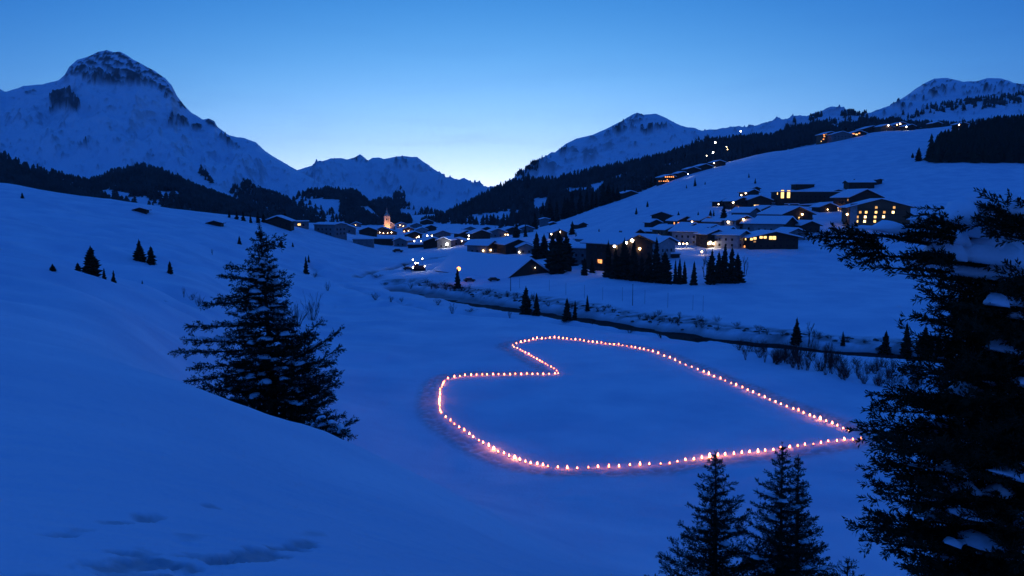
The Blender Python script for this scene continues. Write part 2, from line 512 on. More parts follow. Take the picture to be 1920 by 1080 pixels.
PATCH_PX = [(465, 1050, 78, 30, 1.0), (275, 1062, 95, 34, 1.0), (350, 1074, 60, 18, 1.0), (130, 1004, 45, 7, .6), (215, 982, 25, 3, .5), (284, 972, 9, 6, .8), (404, 951, 14, 3, .5), (345, 1014, 55, 8, .3), (580, 1008, 40, 6, .3)]


def relief(x, y, z):
    """Everything smaller than the survey: drifts, terraces, the stream bed, trodden snow. Returns height and the mask of gravel, soiling and painted shade."""
    d = np.hypot(x, y)
    fade = np.clip((d - 3) / 12, 0, 1)
    z = z + 0.035 * ridged((x + 0.3 * y) / 3.2, (y - 0.3 * x) / 1.1, 5, 3) * np.clip(d / 5, 0.3, 1) * np.clip(1.5 - d / 60, 0, 1)
    z = z + 0.07 * fbm(x / 2.4, y / 2.4, 3, 3) * np.clip(d / 6, 0, 1) * np.clip(1.6 - d / 90, 0, 1)
    z = z + fade * 0.32 * fbm(x / 13, y / 16, 11, 3) * np.clip(d / 60, 0.15, 1)
    # wind-shaped folds on the left hillside
    lh = np.clip((-x - 8) / 40, 0, 1) * np.clip((y - 60) / 40, 0, 1) * np.clip((470 - y) / 80, 0, 1)
    z = z + lh * (1.9 * fbm((x + 0.5 * y) / 55, (y - 0.3 * x) / 21, 21, 3) + 1.1 * ridged((x + 0.4 * y) / 60, (y - 0.3 * x) / 30, 27, 3))
    m = (x < 10) & (y > 70) & (y < 420)
    if m.any():
        for line, amp in FOLDS:
            dd, sd, al = seg_dist(x[m], y[m], line)
            s_ = dd * sd
            end = np.clip(al / 12, 0, 1) * np.clip((al.max() - al) / 12, 0, 1)
            z[m] = z[m] + amp * end * (0.8 * np.exp(-((s_ + 3.0) / 4.0) ** 2) - 1.3 * np.exp(-((s_ - 7.0) / 6.0) ** 2))
    # ski slope and far meadows
    rs = np.clip((y - 380) / 200, 0, 1)
    z = z + rs * (1.3 * fbm(x / 60, y / 60, 31, 4))
    dirt_shade = np.zeros(x.shape)
    # stream with a gravelly far bank
    m = (y > 120) & (y < 460)
    if m.any():
        xs, ys = x[m], y[m]
        dd, side, al = seg_dist(xs, ys, STREAM)
        wob = 3.4 * fbm(al / 12, side * 3.1, 41, 3)
        bed = np.clip((7.2 * np.clip((405 - ys) / 110, .35, 1) + wob - dd) / 2.2, 0, 1)
        far = np.clip(1.25 - np.abs(dd - 11.0) / 5.0, 0, 1) * (side < 0)
        zz = z[m] - 1.7 * bed + 0.22 * far * (0.4 + fbm(xs / 3, ys / 3, 43, 3)) - 0.5 * np.clip((15 - dd) / 9, 0, 1)
        dr = np.clip(bed * 1.1, 0, 1)
        nz = fbm(xs / 3.5, ys / 2.6, 45, 4)
        dr = np.maximum(dr, np.clip(far * (0.75 + 1.7 * nz), 0, 1) * 0.95)
        d2, s2, a2 = seg_dist(xs, ys, BROOK)
        bed2 = np.clip((3.2 + fbm(a2 / 9, s2, 47, 3) - d2) / 2.0, 0, 1)
        zz = zz - 1.0 * bed2
        dr = np.maximum(dr, np.clip(bed2 * (0.8 + 0.9 * fbm(xs / 4, ys / 4, 48, 3)), 0, 1))
        d3, s3, a3 = seg_dist(xs, ys, LANE)
        zz = zz - 1.3 * np.clip((3.6 - d3) / 2.2, 0, 1) + 0.5 * np.exp(-((d3 - 6.5) / 2.2) ** 2) * (s3 > 0)
        dr = np.maximum(dr, 0.5 * np.clip((2.6 - d3) / 2.2, 0, 1) * np.clip(0.5 + 1.5 * fbm(xs / 5, ys / 4, 49, 3), 0, 1))
        z[m] = zz; dirt_shade[m] = dr
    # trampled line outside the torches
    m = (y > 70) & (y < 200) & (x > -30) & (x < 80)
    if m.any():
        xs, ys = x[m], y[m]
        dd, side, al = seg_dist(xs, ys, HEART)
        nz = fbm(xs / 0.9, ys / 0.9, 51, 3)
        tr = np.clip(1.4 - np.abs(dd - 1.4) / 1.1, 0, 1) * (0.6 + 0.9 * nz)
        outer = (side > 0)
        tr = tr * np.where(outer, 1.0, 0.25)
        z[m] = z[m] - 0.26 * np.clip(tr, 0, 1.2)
        dirt_shade[m] = np.maximum(dirt_shade[m], np.where(outer, 0.62, 0.05) * np.clip(1.5 - np.abs(dd - 2.0) / 1.5, 0, 1) * np.clip(0.7 + 1.2 * nz, 0, 1))  # shade of the trampled trench painted into the snow colour, plus slight soiling
    # trodden, broken snow by the photographer
    m = d < 13
    if m.any():
        xs, ys = x[m], y[m]
        zz = z[m]; dr = dirt_shade[m]
        p, q = project(xs, np.maximum(ys, 0.5), zz)
        nz = fbm(xs / 0.42, ys / 0.42, 61, 5)
        for (cx, cy, rx, ry, kk) in PATCH_GEO:
            g = np.exp(-(((xs - cx) / rx) ** 2 + ((ys - cy) / ry) ** 2))
            hole = kk * np.clip(g * 1.35 + nz * 1.9 * np.clip(g * 3, 0, 1) - 0.55, 0, 1)
            zz = zz - 0.06 * hole + 0.07 * g * nz + 0.05 * hole * fbm(xs / 0.16, ys / 0.16, 66, 3)
            dr = np.maximum(dr, np.clip(hole * 0.9, 0, 0.6))  # trodden hollows darkened in colour: painted shade mixed with some grime
        z[m] = zz; dirt_shade[m] = dr
    return z, dirt_shade


PATCH_GEO = []
for (cx, cy, rx, ry, k) in PATCH_PX:
    h = hit_rough(cx, cy, 2.0, 16); hx = hit_rough(cx + rx, cy, 2.0, 16); hy = hit_rough(cx, cy - ry, 2.0, 16)
    PATCH_GEO.append((h.x, h.y, max(0.10, abs(hx.x - h.x)) * 1.1, max(0.10, abs(hy.y - h.y)) * 1.7, k))


def gz(x, y):
    """Height of the finished ground."""
    x = np.atleast_1d(np.asarray(x, float)); y = np.atleast_1d(np.asarray(y, float))
    z, _ = relief(x.copy(), y.copy(), z_rough(x, y))
    return z


def ground_at(px, py, y0, y1): return hit_rough(px, py, y0, y1, gz)


acols = np.concatenate([np.linspace(-1.9, -0.78, 26)[:-1], np.linspace(-0.78, 0.78, 620), np.linspace(0.78, 1.9, 26)[1:]])
lg = lambda a, b, n: np.exp(np.linspace(math.log(a), math.log(b), n, endpoint=False))
yrows = np.concatenate([lg(0.5, 3, 14), lg(3, 12, 150), lg(12, 34, 100), lg(34, 72, 60), lg(72, 130, 130), lg(130, 300, 200), lg(300, 560, 110), lg(560, 1900, 110), [1900.0]])
AA, YY = np.meshgrid(acols, yrows)
ZZ = base_slope(AA, np.log(YY)) * YY
ZZ, DIRT_SHADE = relief((AA * YY).ravel(), YY.ravel(), ZZ.ravel())
V = np.stack([(AA * YY).ravel(), YY.ravel(), ZZ], 1)
nc = len(acols); nr = len(yrows)
I = (np.arange(nr - 1)[:, None] * nc + np.arange(nc - 1)[None]).ravel()
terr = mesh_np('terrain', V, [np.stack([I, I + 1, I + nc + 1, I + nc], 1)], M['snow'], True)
att = terr.attributes.new('dirt_shade', 'FLOAT', 'POINT'); att.data.foreach_set('value', DIRT_SHADE.astype(np.float32))
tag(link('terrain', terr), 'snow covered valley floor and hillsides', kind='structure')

# water in the stream bed
def ribbon(name, line, half, dz, mat):
    pts = []
    for (x1, y1), (x2, y2) in zip(line[:-1], line[1:]):
        L = math.hypot(x2 - x1, y2 - y1); n = max(2, int(L / 6))
        pts += [(x1 + (x2 - x1) * i / n, y1 + (y2 - y1) * i / n) for i in range(n)]
    pts.append(line[-1])
    V = []; 
    for i, (x, y) in enumerate(pts):
        x2, y2 = pts[min(i + 1, len(pts) - 1)]; x1, y1 = pts[max(i - 1, 0)]
        L = math.hypot(x2 - x1, y2 - y1); nx, ny = -(y2 - y1) / L, (x2 - x1) / L
        z = float(z_rough(np.array([x]), np.array([y]))[0]) + dz
        V += [(x - nx * half, y - ny * half, z), (x + nx * half, y + ny * half, z)]
    n = len(pts)
    f = np.array([(2 * i, 2 * i + 1, 2 * i + 3, 2 * i + 2) for i in range(n - 1)])
    return tag(link(name, mesh_np(name, V, [f], mat)), kind='structure')


ribbon('stream', STREAM, 8.5, -1.85, M['water'])

# wide snow plain under and beyond everything
ang = np.linspace(0, 2 * np.pi, 65)[:-1]
V = [(0, 2400, -75)] + [(5900 * math.cos(t), 2400 + 5000 * math.sin(t), -75) for t in ang]
gm = mesh_np('ground', V, [np.array([(0, i + 1, (i + 1) % 64 + 1) for i in range(64)])], M['snow'])
tag(link('ground', gm), kind='structure')

# ------------------------------------------------------------------ mountains
MOUNT = {}


def mountain(name, sil, foot, y_ridge, y_foot, nu, nv, amp, seed, rocks=(), scale=260.0, gam=1.0, steep_rock=0.0, label=None, crag=0.0, stepk=0.35):
    sil_f, foot_f, yr_f, yf_f = interp(sil), interp(foot), interp(y_ridge), interp(y_foot)
    px = np.linspace(sil[0][0], sil[-1][0], nu)
    v = np.concatenate([np.linspace(0, 1, nv), np.linspace(1, 1.5, 14)[1:]])
    U, Vv = np.meshgrid(px, v)
    rp = sil_f(px) + 0.55 * crag * fbm(px / 19.0, px * 0 + seed, seed + 70, 3)
    ar, er = ray(px, rp); af, ef = ray(px, foot_f(px))
    vc = np.minimum(Vv, 1.0)
    Y = yf_f(px)[None] + (yr_f(px) - yf_f(px))[None] * Vv
    e = ef[None] + (er - ef)[None] * vc ** gam
    a = af[None] + (ar - af)[None] * vc
    X = a * Y; Z = e * Y
    back = np.clip(Vv - 1, 0, 1)
    Z = Z - back * (yr_f(px) - yf_f(px))[None] * 1.1
    win = np.clip(vc * 4, 0, 1) * np.clip((1 - vc) * 2.4, 0.0, 1)
    win = np.where(Vv > 1, np.clip(back * 4, 0, 1), win)
    Z = Z + amp * win * (ridged((X + 0.35 * Y) / scale, Y / (scale * 2.2), seed, 6, 0.47) - 0.5)
    sx, sy = project(X, Y, Z)
    R = np.zeros(X.shape)
    nz = fbm(sx / 16, sy / 9, seed + 31, 5)
    nz2 = fbm(sx / 4.5 + sy / 9, sy / 11, seed + 33, 4)
    for poly, soft, base in rocks:
        cx = np.mean([p[0] for p in poly]); cy = np.mean([p[1] for p in poly])
        ins = inside(sx + 6 * fbm(sx / 9, sy / 9, seed + 41, 3), sy + 5 * fbm(sx / 9, sy / 9, seed + 42, 3), poly)
        R = np.maximum(R, ins * np.clip((base + soft * nz + .5 * soft * nz2 - .30) * 2.2 + .2, 0, 1))
    if steep_rock:
        gx = np.gradient(Z, axis=1) / (np.abs(np.gradient(X, axis=1)) + 1e-6)
        R = np.maximum(R, np.clip((np.abs(gx) - 0.75) * 1.2 + 0.8 * nz - 0.1, 0, 1) * steep_rock)
        R = np.maximum(R, np.clip((nz + .6 * nz2) * 2.6 - 1.1, 0, 1) * steep_rock)
    # rock stands in broken steps
    Z = Z + R * np.clip(win * 1.6, 0, 1) * amp * stepk * ridged(X / (scale * 0.22), Y / (scale * 0.22), seed + 51, 4)
    nu_ = nu; n = len(v)
    I = (np.arange(n - 1)[:, None] * nu_ + np.arange(nu_ - 1)[None]).ravel()
    me = mesh_np(name, np.stack([X.ravel(), Y.ravel(), Z.ravel()], 1), [np.stack([I, I + 1, I + nu_ + 1, I + nu_], 1)], M['mountain'], True)
    att = me.attributes.new('rock', 'FLOAT', 'POINT'); att.data.foreach_set('value', R.ravel().astype(np.float32))
    o = tag(link('mountain', me), label, kind='structure')
    MOUNT[name] = (X[:nv], Y[:nv], Z[:nv])
    return o


SIL1 = [(-420, 215), (-250, 190), (-120, 178), (-40, 172), (0, 167), (10, 172), (25, 168), (45, 161), (80, 158), (110, 150), (121, 141), (130, 125), (145, 112), (165, 106), (185, 97),
        (200, 93.5), (213, 98), (225, 96.5), (240, 105), (250, 112), (270, 122), (290, 133), (310, 147), (322, 160), (332, 180), (345, 197), (360, 212), (380, 224), (391, 222),
        (402, 227), (408, 238), (430, 254), (445, 257), (460, 259), (480, 267), (497, 283), (520, 298), (540, 309), (557, 319), (585, 334), (612, 350), (640, 368), (680, 398), (705, 416)]
mountain('left_peak', SIL1, [(-420, 330), (0, 352), (300, 395), (430, 415), (560, 419), (705, 420)], [(-420, 2700), (200, 3000), (400, 2700), (560, 2300), (705, 1900)],
         [(-420, 1500), (300, 1500), (705, 1750)], 640, 190, 62, 101,
         [([(118, 142), (130, 125), (165, 107), (200, 92), (225, 95), (262, 118), (300, 140), (335, 185), (352, 205), (330, 200), (300, 172), (268, 160), (225, 162), (190, 158), (165, 160), (150, 143)], 1.1, 0.42),
          ([(92, 182), (128, 176), (140, 190), (155, 204), (148, 210), (118, 208), (96, 212), (92, 196)], 0.6, 0.75),
          ([(48, 170), (66, 170), (66, 177), (50, 177)], 0.6, 0.5), ([(310, 222), (350, 222), (355, 238), (318, 240)], 1.1, 0.35), ([(360, 236), (380, 236), (374, 246), (362, 246)], 0.6, 0.7),
          ([(385, 221), (405, 224), (412, 242), (392, 236)], 0.7, 0.6), ([(410, 255), (450, 275), (445, 285), (415, 264)], 0.8, 0.5), ([(145, 268), (165, 268), (162, 278), (147, 278)], 1.0, 0.3),
          ([(160, 140), (185, 145), (185, 160), (160, 155)], 0.8, 0.6), ([(205, 132), (270, 138), (268, 158), (215, 160)], 0.8, 0.6)],
         300, 1.05, 0.4, 'snowy mountain with a rounded rocky summit at the left', 2.0)
SIL2 = [(500, 350), (530, 333), (557, 319), (585, 310), (605, 302), (620, 297), (640, 296), (650, 299), (665, 295), (675, 289), (682, 294), (690, 301), (698, 296), (710, 295), (720, 298),
        (740, 294), (755, 292), (770, 294), (782, 294), (795, 304), (805, 310), (815, 322), (825, 330), (840, 345), (855, 353), (865, 353), (875, 358), (888, 370), (920, 393), (960, 412)]
mountain('far_massif', SIL2, [(500, 415), (960, 416)], [(500, 4300), (750, 4600), (960, 3600)], [(500, 2300), (960, 2300)], 300, 100, 95, 131,
         [([(735, 300), (760, 298), (765, 315), (740, 318)], 1.0, 0.25), ([(660, 298), (676, 288), (690, 302), (680, 312)], 1.0, 0.3)], 420, 1.0, 0.4, 'far snowy massif closing the valley', 1.2)
SIL3 = [(880, 402), (930, 362), (965, 334), (990, 319), (1010, 303), (1035, 290), (1060, 270), (1080, 260), (1110, 253), (1140, 240), (1165, 227), (1185, 215), (1195, 211), (1207, 215), (1230, 213),
        (1245, 219), (1265, 230), (1285, 239), (1305, 247), (1320, 252), (1335, 253), (1360, 251), (1385, 245), (1400, 243), (1430, 241), (1460, 237), (1475, 235), (1485, 228),
        (1500, 225), (1530, 219), (1560, 212), (1577, 207), (1600, 213), (1630, 214), (1660, 216), (1720, 230)]
mountain('right_peak', SIL3, [(880, 406), (930, 388), (1100, 345), (1335, 285), (1500, 262), (1720, 248)], [(930, 2300), (1195, 2700), (1400, 2400), (1720, 2200)], [(930, 1750), (1335, 1900), (1720, 1850)], 420, 100, 40, 161,
         [([(1130, 250), (1160, 232), (1195, 213), (1215, 222), (1190, 240), (1160, 252), (1135, 258)], 1.0, 0.35), ([(1200, 246), (1225, 240), (1222, 250), (1208, 252)], 0.7, 0.75),
          ([(1225, 240), (1250, 235), (1248, 240), (1230, 244)], 0.7, 0.6), ([(1045, 284), (1062, 283), (1060, 290), (1048, 292)], 0.7, 0.6), ([(990, 320), (1030, 295), (1032, 302), (1000, 326)], 1.0, 0.3)],
         210, 1.0, 0.6, 'pointed snowy mountain behind the wooded ridge', 1.2)
SIL4 = [(1540, 268), (1590, 240), (1640, 211), (1665, 200), (1690, 185), (1712, 170), (1730, 158), (1752, 147), (1775, 146), (1805, 153), (1830, 152), (1850, 147), (1875, 146), (1900, 155), (1920, 157), (1990, 165), (2150, 175)]
mountain('far_right_peak', SIL4, [(1540, 272), (1590, 256), (1750, 250), (1920, 235), (2150, 225)], [(1590, 2500), (2150, 2800)], [(1590, 1700), (2150, 1650)], 300, 90, 30, 191,
         [([(1660, 200), (1735, 156), (1775, 148), (1900, 150), (1920, 160), (1920, 178), (1830, 178), (1760, 182), (1690, 205)], 1.3, 0.12)], 210, 1.0, 0.8, 'craggy mountain above the ski slope at the right', 2.2)
# wooded shoulders in front of the mountains
mountain('left_shoulder', [(-420, 215), (-200, 245), (-60, 277), (0, 290), (40, 305), (100, 328), (165, 344), (200, 338), (240, 325), (272, 318), (300, 328), (340, 346), (400, 367), (440, 382), (480, 402), (520, 418)],
         [(-420, 380), (0, 384), (360, 418), (520, 428)], [(-420, 1300), (520, 1300)], [(-420, 850), (520, 950)], 200, 60, 10, 211, (), 120, 1.0, 0, 'wooded shoulder below the left mountain')
mountain('middle_shoulder', [(540, 385), (562, 364), (580, 359), (610, 357), (640, 359), (668, 363), (684, 376), (700, 391), (730, 406), (770, 418)],
         [(540, 424), (770, 422)], [(540, 1750), (770, 1750)], [(540, 1350), (770, 1400)], 120, 50, 8, 221, (), 100, 1.0, 0, 'wooded knoll at the end of the valley')
mountain('wooded_ridge', [(790, 424), (830, 411), (860, 394), (888, 380), (935, 357), (965, 345), (1010, 344), (1060, 338), (1110, 325), (1160, 316), (1235, 300), (1297, 281), (1335, 270), (1400, 264),
                          (1450, 262), (1490, 248), (1540, 238), (1600, 232), (1650, 232), (1720, 236), (1800, 240), (1900, 228), (2000, 215)],
         [(790, 430), (900, 432), (980, 446), (1100, 404), (1280, 345), (1440, 306), (1600, 272), (1700, 262), (1800, 255), (2000, 250)],
         [(790, 1650), (1100, 1500), (1335, 1500), (1650, 1500), (2000, 1500)], [(790, 1180), (980, 880), (1120, 990), (1280, 1060), (1640, 1140), (2000, 1150)], 330, 90, 7, 231, (), 90, 1.0, 0,
         'long wooded ridge above the ski slope')
# ------------------------------------------------------------------ far woods (each reads as one mass)
def low_spruce(seed, layers=4, sides=6):
    """Low-detail spruce of height 1: ragged stacked skirts."""
    r = np.random.RandomState(seed)
    V = []; Fc = []
    for k in range(layers):
        t = k / layers
        z0 = 0.06 + 0.86 * t; z1 = min(1.0, z0 + 0.36 * (1 - 0.45 * t)); R = 0.215 * (1 - t) ** 0.85 + 0.03
        n = len(V)
        ph = r.rand() * 6
        for s in range(sides):
            a = ph + 2 * np.pi * s / sides
            rr = R * r.uniform(0.55, 1.25)
            V.append((rr * np.cos(a), rr * np.sin(a), z0 + r.uniform(-0.05, 0.03)))
        V.append((r.uniform(-.01, .01), r.uniform(-.01, .01), z1))
        for s in range(sides): Fc.append((n + s, n + (s + 1) % sides, n + sides))
    return np.array(V), np.array(Fc)


LOW = [low_spruce(s) for s in range(5)]


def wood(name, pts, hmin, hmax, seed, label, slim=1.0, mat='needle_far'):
    r = np.random.RandomState(seed)
    Vs = []; Fs = []; off = 0
    which = r.randint(0, len(LOW), len(pts))
    for w in range(len(LOW)):
        P = pts[which == w]
        if len(P) == 0: continue
        V, Fc = LOW[w]
        h = r.uniform(hmin, hmax, len(P)) * np.where(r.rand(len(P)) < 0.15, 0.6, 1.0); th = r.rand(len(P)) * 6.28
        wd = h * slim * r.uniform(0.8, 1.25, len(P))
        c, s = np.cos(th), np.sin(th)
        X = (V[None, :, 0] * c[:, None] - V[None, :, 1] * s[:, None]) * wd[:, None] + P[:, 0:1]
        Y = (V[None, :, 0] * s[:, None] + V[None, :, 1] * c[:, None]) * wd[:, None] + P[:, 1:2]
        Z = V[None, :, 2] * h[:, None] + P[:, 2:3] - 0.5
        Vs.append(np.stack([X, Y, Z], -1).reshape(-1, 3))
        Fs.append((Fc[None] + (np.arange(len(P)) * len(V))[:, None, None]).reshape(-1, 3) + off)
        off += len(P) * len(V)
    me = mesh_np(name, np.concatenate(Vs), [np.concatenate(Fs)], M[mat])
    return tag(link(name, me), label, kind='stuff')


def plant_on(mount, polys, n, seed, holes=(), thin=0.0):
    X, Y, Z = MOUNT[mount]
    Xc = (X[:-1, :-1] + X[1:, 1:]) / 2; Yc = (Y[:-1, :-1] + Y[1:, 1:]) / 2; Zc = (Z[:-1, :-1] + Z[1:, 1:]) / 2
    sx, sy = project(Xc, Yc, Zc)
    ok = np.zeros(sx.shape, bool)
    for p in polys: ok |= inside(sx, sy, p)
    for p in holes: ok &= ~inside(sx, sy, p)
    if thin: ok &= (fbm(sx / 22, sy / 14, seed, 3) > thin)
    area = np.abs((X[1:, 1:] - X[:-1, :-1])) * np.abs((Y[1:, 1:] - Y[:-1, :-1])) * ok
    pr = area.ravel() / area.sum()
    r = np.random.RandomState(seed)
    k = r.choice(len(pr), n, p=pr)
    i, j = np.unravel_index(k, Xc.shape)
    a, b = r.rand(n), r.rand(n)
    bil = lambda Q: (Q[i, j] * (1 - a) + Q[i, j + 1] * a) * (1 - b) + (Q[i + 1, j] * (1 - a) + Q[i + 1, j + 1] * a) * b
    return np.stack([bil(X), bil(Y), bil(Z)], 1)


def plant_ground(poly, n, y0, y1, seed):
    r = np.random.RandomState(seed); out = []
    while len(out) < n:
        Y = r.uniform(y0, y1, 4000); a = r.uniform(-0.75, 1.0, 4000)
        z = gz(a * Y, Y); sx, sy = project(a * Y, Y, z)
        ok = inside(sx, sy, poly)
        out += list(np.stack([a * Y, Y, z], 1)[ok])
        if not ok.any(): break
    return np.array(out[:n])


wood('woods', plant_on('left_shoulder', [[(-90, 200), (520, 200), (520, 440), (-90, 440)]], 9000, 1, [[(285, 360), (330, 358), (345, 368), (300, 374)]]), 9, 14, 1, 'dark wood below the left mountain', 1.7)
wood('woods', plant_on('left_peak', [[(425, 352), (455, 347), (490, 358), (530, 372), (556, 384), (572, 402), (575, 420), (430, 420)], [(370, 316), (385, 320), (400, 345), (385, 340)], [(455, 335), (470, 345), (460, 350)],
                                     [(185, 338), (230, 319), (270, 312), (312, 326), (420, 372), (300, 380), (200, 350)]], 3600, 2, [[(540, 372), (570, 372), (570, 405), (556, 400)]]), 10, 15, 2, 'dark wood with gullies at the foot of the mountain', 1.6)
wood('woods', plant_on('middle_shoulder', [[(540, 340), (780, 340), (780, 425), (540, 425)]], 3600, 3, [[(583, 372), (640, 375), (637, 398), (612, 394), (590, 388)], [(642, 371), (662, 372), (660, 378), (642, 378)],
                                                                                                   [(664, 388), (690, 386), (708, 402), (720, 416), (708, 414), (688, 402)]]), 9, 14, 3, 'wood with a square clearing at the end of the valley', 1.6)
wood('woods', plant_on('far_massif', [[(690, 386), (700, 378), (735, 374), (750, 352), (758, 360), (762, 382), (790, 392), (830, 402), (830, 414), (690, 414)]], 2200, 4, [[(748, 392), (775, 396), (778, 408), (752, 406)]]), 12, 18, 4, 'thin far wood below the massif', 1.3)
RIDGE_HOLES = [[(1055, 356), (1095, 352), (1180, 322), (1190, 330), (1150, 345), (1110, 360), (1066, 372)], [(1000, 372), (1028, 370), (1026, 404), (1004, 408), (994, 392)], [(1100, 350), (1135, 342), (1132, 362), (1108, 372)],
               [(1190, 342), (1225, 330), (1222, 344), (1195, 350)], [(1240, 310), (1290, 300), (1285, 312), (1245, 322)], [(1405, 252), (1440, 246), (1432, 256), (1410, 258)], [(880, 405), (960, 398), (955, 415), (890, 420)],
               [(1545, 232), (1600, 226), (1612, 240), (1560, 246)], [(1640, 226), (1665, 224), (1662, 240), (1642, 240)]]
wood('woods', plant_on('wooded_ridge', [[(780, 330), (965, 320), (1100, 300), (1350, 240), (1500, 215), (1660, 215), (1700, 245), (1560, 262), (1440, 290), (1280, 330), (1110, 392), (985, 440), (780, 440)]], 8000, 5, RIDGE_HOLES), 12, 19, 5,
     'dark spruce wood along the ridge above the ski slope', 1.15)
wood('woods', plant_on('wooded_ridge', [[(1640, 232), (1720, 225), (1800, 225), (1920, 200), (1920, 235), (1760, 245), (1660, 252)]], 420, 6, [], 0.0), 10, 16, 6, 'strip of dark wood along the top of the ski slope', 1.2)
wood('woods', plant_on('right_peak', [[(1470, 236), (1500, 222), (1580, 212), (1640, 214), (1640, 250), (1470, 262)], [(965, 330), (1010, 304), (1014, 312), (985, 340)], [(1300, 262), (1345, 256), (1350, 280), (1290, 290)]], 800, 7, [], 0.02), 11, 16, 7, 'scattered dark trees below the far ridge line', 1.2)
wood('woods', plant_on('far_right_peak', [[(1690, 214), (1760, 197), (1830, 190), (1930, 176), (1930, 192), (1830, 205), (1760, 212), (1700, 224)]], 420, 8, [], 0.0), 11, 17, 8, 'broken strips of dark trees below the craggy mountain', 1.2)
wood('woods', plant_ground([(1742, 306), (1738, 288), (1760, 272), (1800, 255), (1860, 242), (1960, 232), (2050, 228), (2050, 306), (1900, 306)], 1500, 600, 1100, 9), 13, 19, 9, 'dense black spruce wood at the right edge above the slope', 1.2, 'needle')

# ------------------------------------------------------------------ single spruces, middle distance
def mid_spruce(seed, layers=15, per=9, gaps=0.12, narrow=1.0):
    r = np.random.RandomState(seed)
    V = []; Fc = []
    for k in range(layers):
        t = (k + r.uniform(-.2, .2)) / layers
        z0 = 0.07 + 0.9 * t; R = narrow * (0.235 * (1 - t) ** 0.8 + 0.02)
        for s in range(per):
            if r.rand() < gaps: continue
            a = 2 * np.pi * (s + r.uniform(-.35, .35)) / per + k * 0.7
            L = R * r.uniform(0.6, 1.2); w = L * r.uniform(0.24, 0.4) + 0.012; dz = -0.02 - 0.16 * L * r.uniform(0.2, 1.2)
            c, s_ = np.cos(a), np.sin(a); n = len(V)
            P = lambda rad, side, z: (rad * c - side * s_, rad * s_ + side * c, z)
            V += [P(0, 0, z0 + 0.05), P(L * .55, w, z0 + dz * .5 + .006), P(L, 0, z0 + dz + r.uniform(0, .03)), P(L * .55, -w, z0 + dz * .5 + .006), P(L * .6, 0, z0 + dz - 0.035 - .1 * L), P(L * .12, 0, z0 - 0.05)]
            Fc += [(n, n + 1, n + 2), (n, n + 2, n + 3), (n, n + 2, n + 4), (n, n + 4, n + 5), (n + 1, n + 4, n + 2), (n + 3, n + 2, n + 4)]
    n = len(V)
    for s in range(4): V.append((0.03 * np.cos(s * 1.57), 0.03 * np.sin(s * 1.57), 0.88))
    V.append((0, 0, 1.02))
    Fc += [(n + s, n + (s + 1) % 4, n + 4) for s in range(4)]
    return mesh_np('crown', np.array(V), [np.array(Fc)], M['needle'])


CROWNS = [mid_spruce(900 + i, layers=[14, 16, 13, 17, 15][i], per=[9, 8, 10, 9, 8][i], gaps=[.1, .2, .15, .12, .28][i], narrow=[1, .8, 1.15, .72, .95][i]) for i in range(5)]
TRUNK = MB().tube([(0, 0, -0.08), (0, 0, 0.5), (0, 0, 0.95)], [0.022, 0.014, 0.003], 5).mesh('trunk', M['bark'])
_tr = random.Random(5)


def spruce(px, py, hpx, y0, y1, label, group=None, kind=None, Y=None, width=1.0, name='spruce_tree'):
    """A spruce whose foot meets the ground on the sight line px, py; hpx is its height in photograph pixels."""
    if Y: x = float(ray(px, py)[0]) * Y; p = Vector((x, Y, float(gz(x, Y)[0])))
    else: p = ground_at(px, py, y0, y1)
    h = hpx * p.y / F_PX
    t = thing(name, label, 'tree', p, _tr.uniform(0, 6.28), group)
    k = _tr.randrange(5) if kind is None else kind
    c = link('crown', CROWNS[k], t); w = width * _tr.uniform(.9, 1.1)
    c.scale = (h * w, h * w, h); c['kind'] = 'stuff'
    s = link('trunk', TRUNK, t); s.scale = (h, h, h)
    return t


# left hillside
for a in [(172, 516, 56, 120, 240, 'bushy dark spruce, tallest on the snowy bank at the left', 2, 1.3), (147, 520, 28, 120, 240, 'low dark spruce beside the bushy spruce on the left bank', 0, 1.6),
          (196, 530, 28, 120, 240, 'thin young spruce just right of the bushy spruce on the left bank', 3, 1.0), (214, 538, 32, 120, 240, 'small pointed spruce at the right end of the left bank', 1, 1.1),
          (99, 508, 14, 110, 240, 'little dark shrub-like spruce alone on the rim of the left bank', 2, 1.8),
          (262, 490, 44, 150, 300, 'left one of the dark spruce pair on the upper left hillside', 2, 1.25), (284, 496, 36, 150, 300, 'right one of the dark spruce pair on the upper left hillside', 0, 1.5),
          (319, 513, 24, 150, 300, 'small lone spruce right of the dark pair on the left hillside', 0, 1.2), (267, 536, 14, 130, 300, 'tiny spruce in the open snow below the dark pair', 1, 1.3),
          (42, 372, 11, 250, 420, 'tiny dark spruce near the skyline at the far left', 0, 1.3), (449, 458, 16, 250, 470, 'tiny spruce left of the big spruce top', 0, 1.2),
          (574, 514, 34, 260, 420, 'slim dark spruce on the bend of the snowy bank', 1, 1.0), (579, 492, 15, 280, 460, 'smaller spruce just above the slim one on the bend', 3, 1.1),
          (527, 463, 14, 300, 480, 'small dark spruce on the hill right of the big spruce top', 2, 1.4), (549, 463, 9, 300, 480, 'tiny dark spruce on the hill below the big grey house', 0, 1.3),
          (535, 423, 30, 420, 600, 'dark spruce beside the dark chalet on the hill edge', 3, .8)]:
    spruce(*a[:6], kind=a[6], width=a[7])
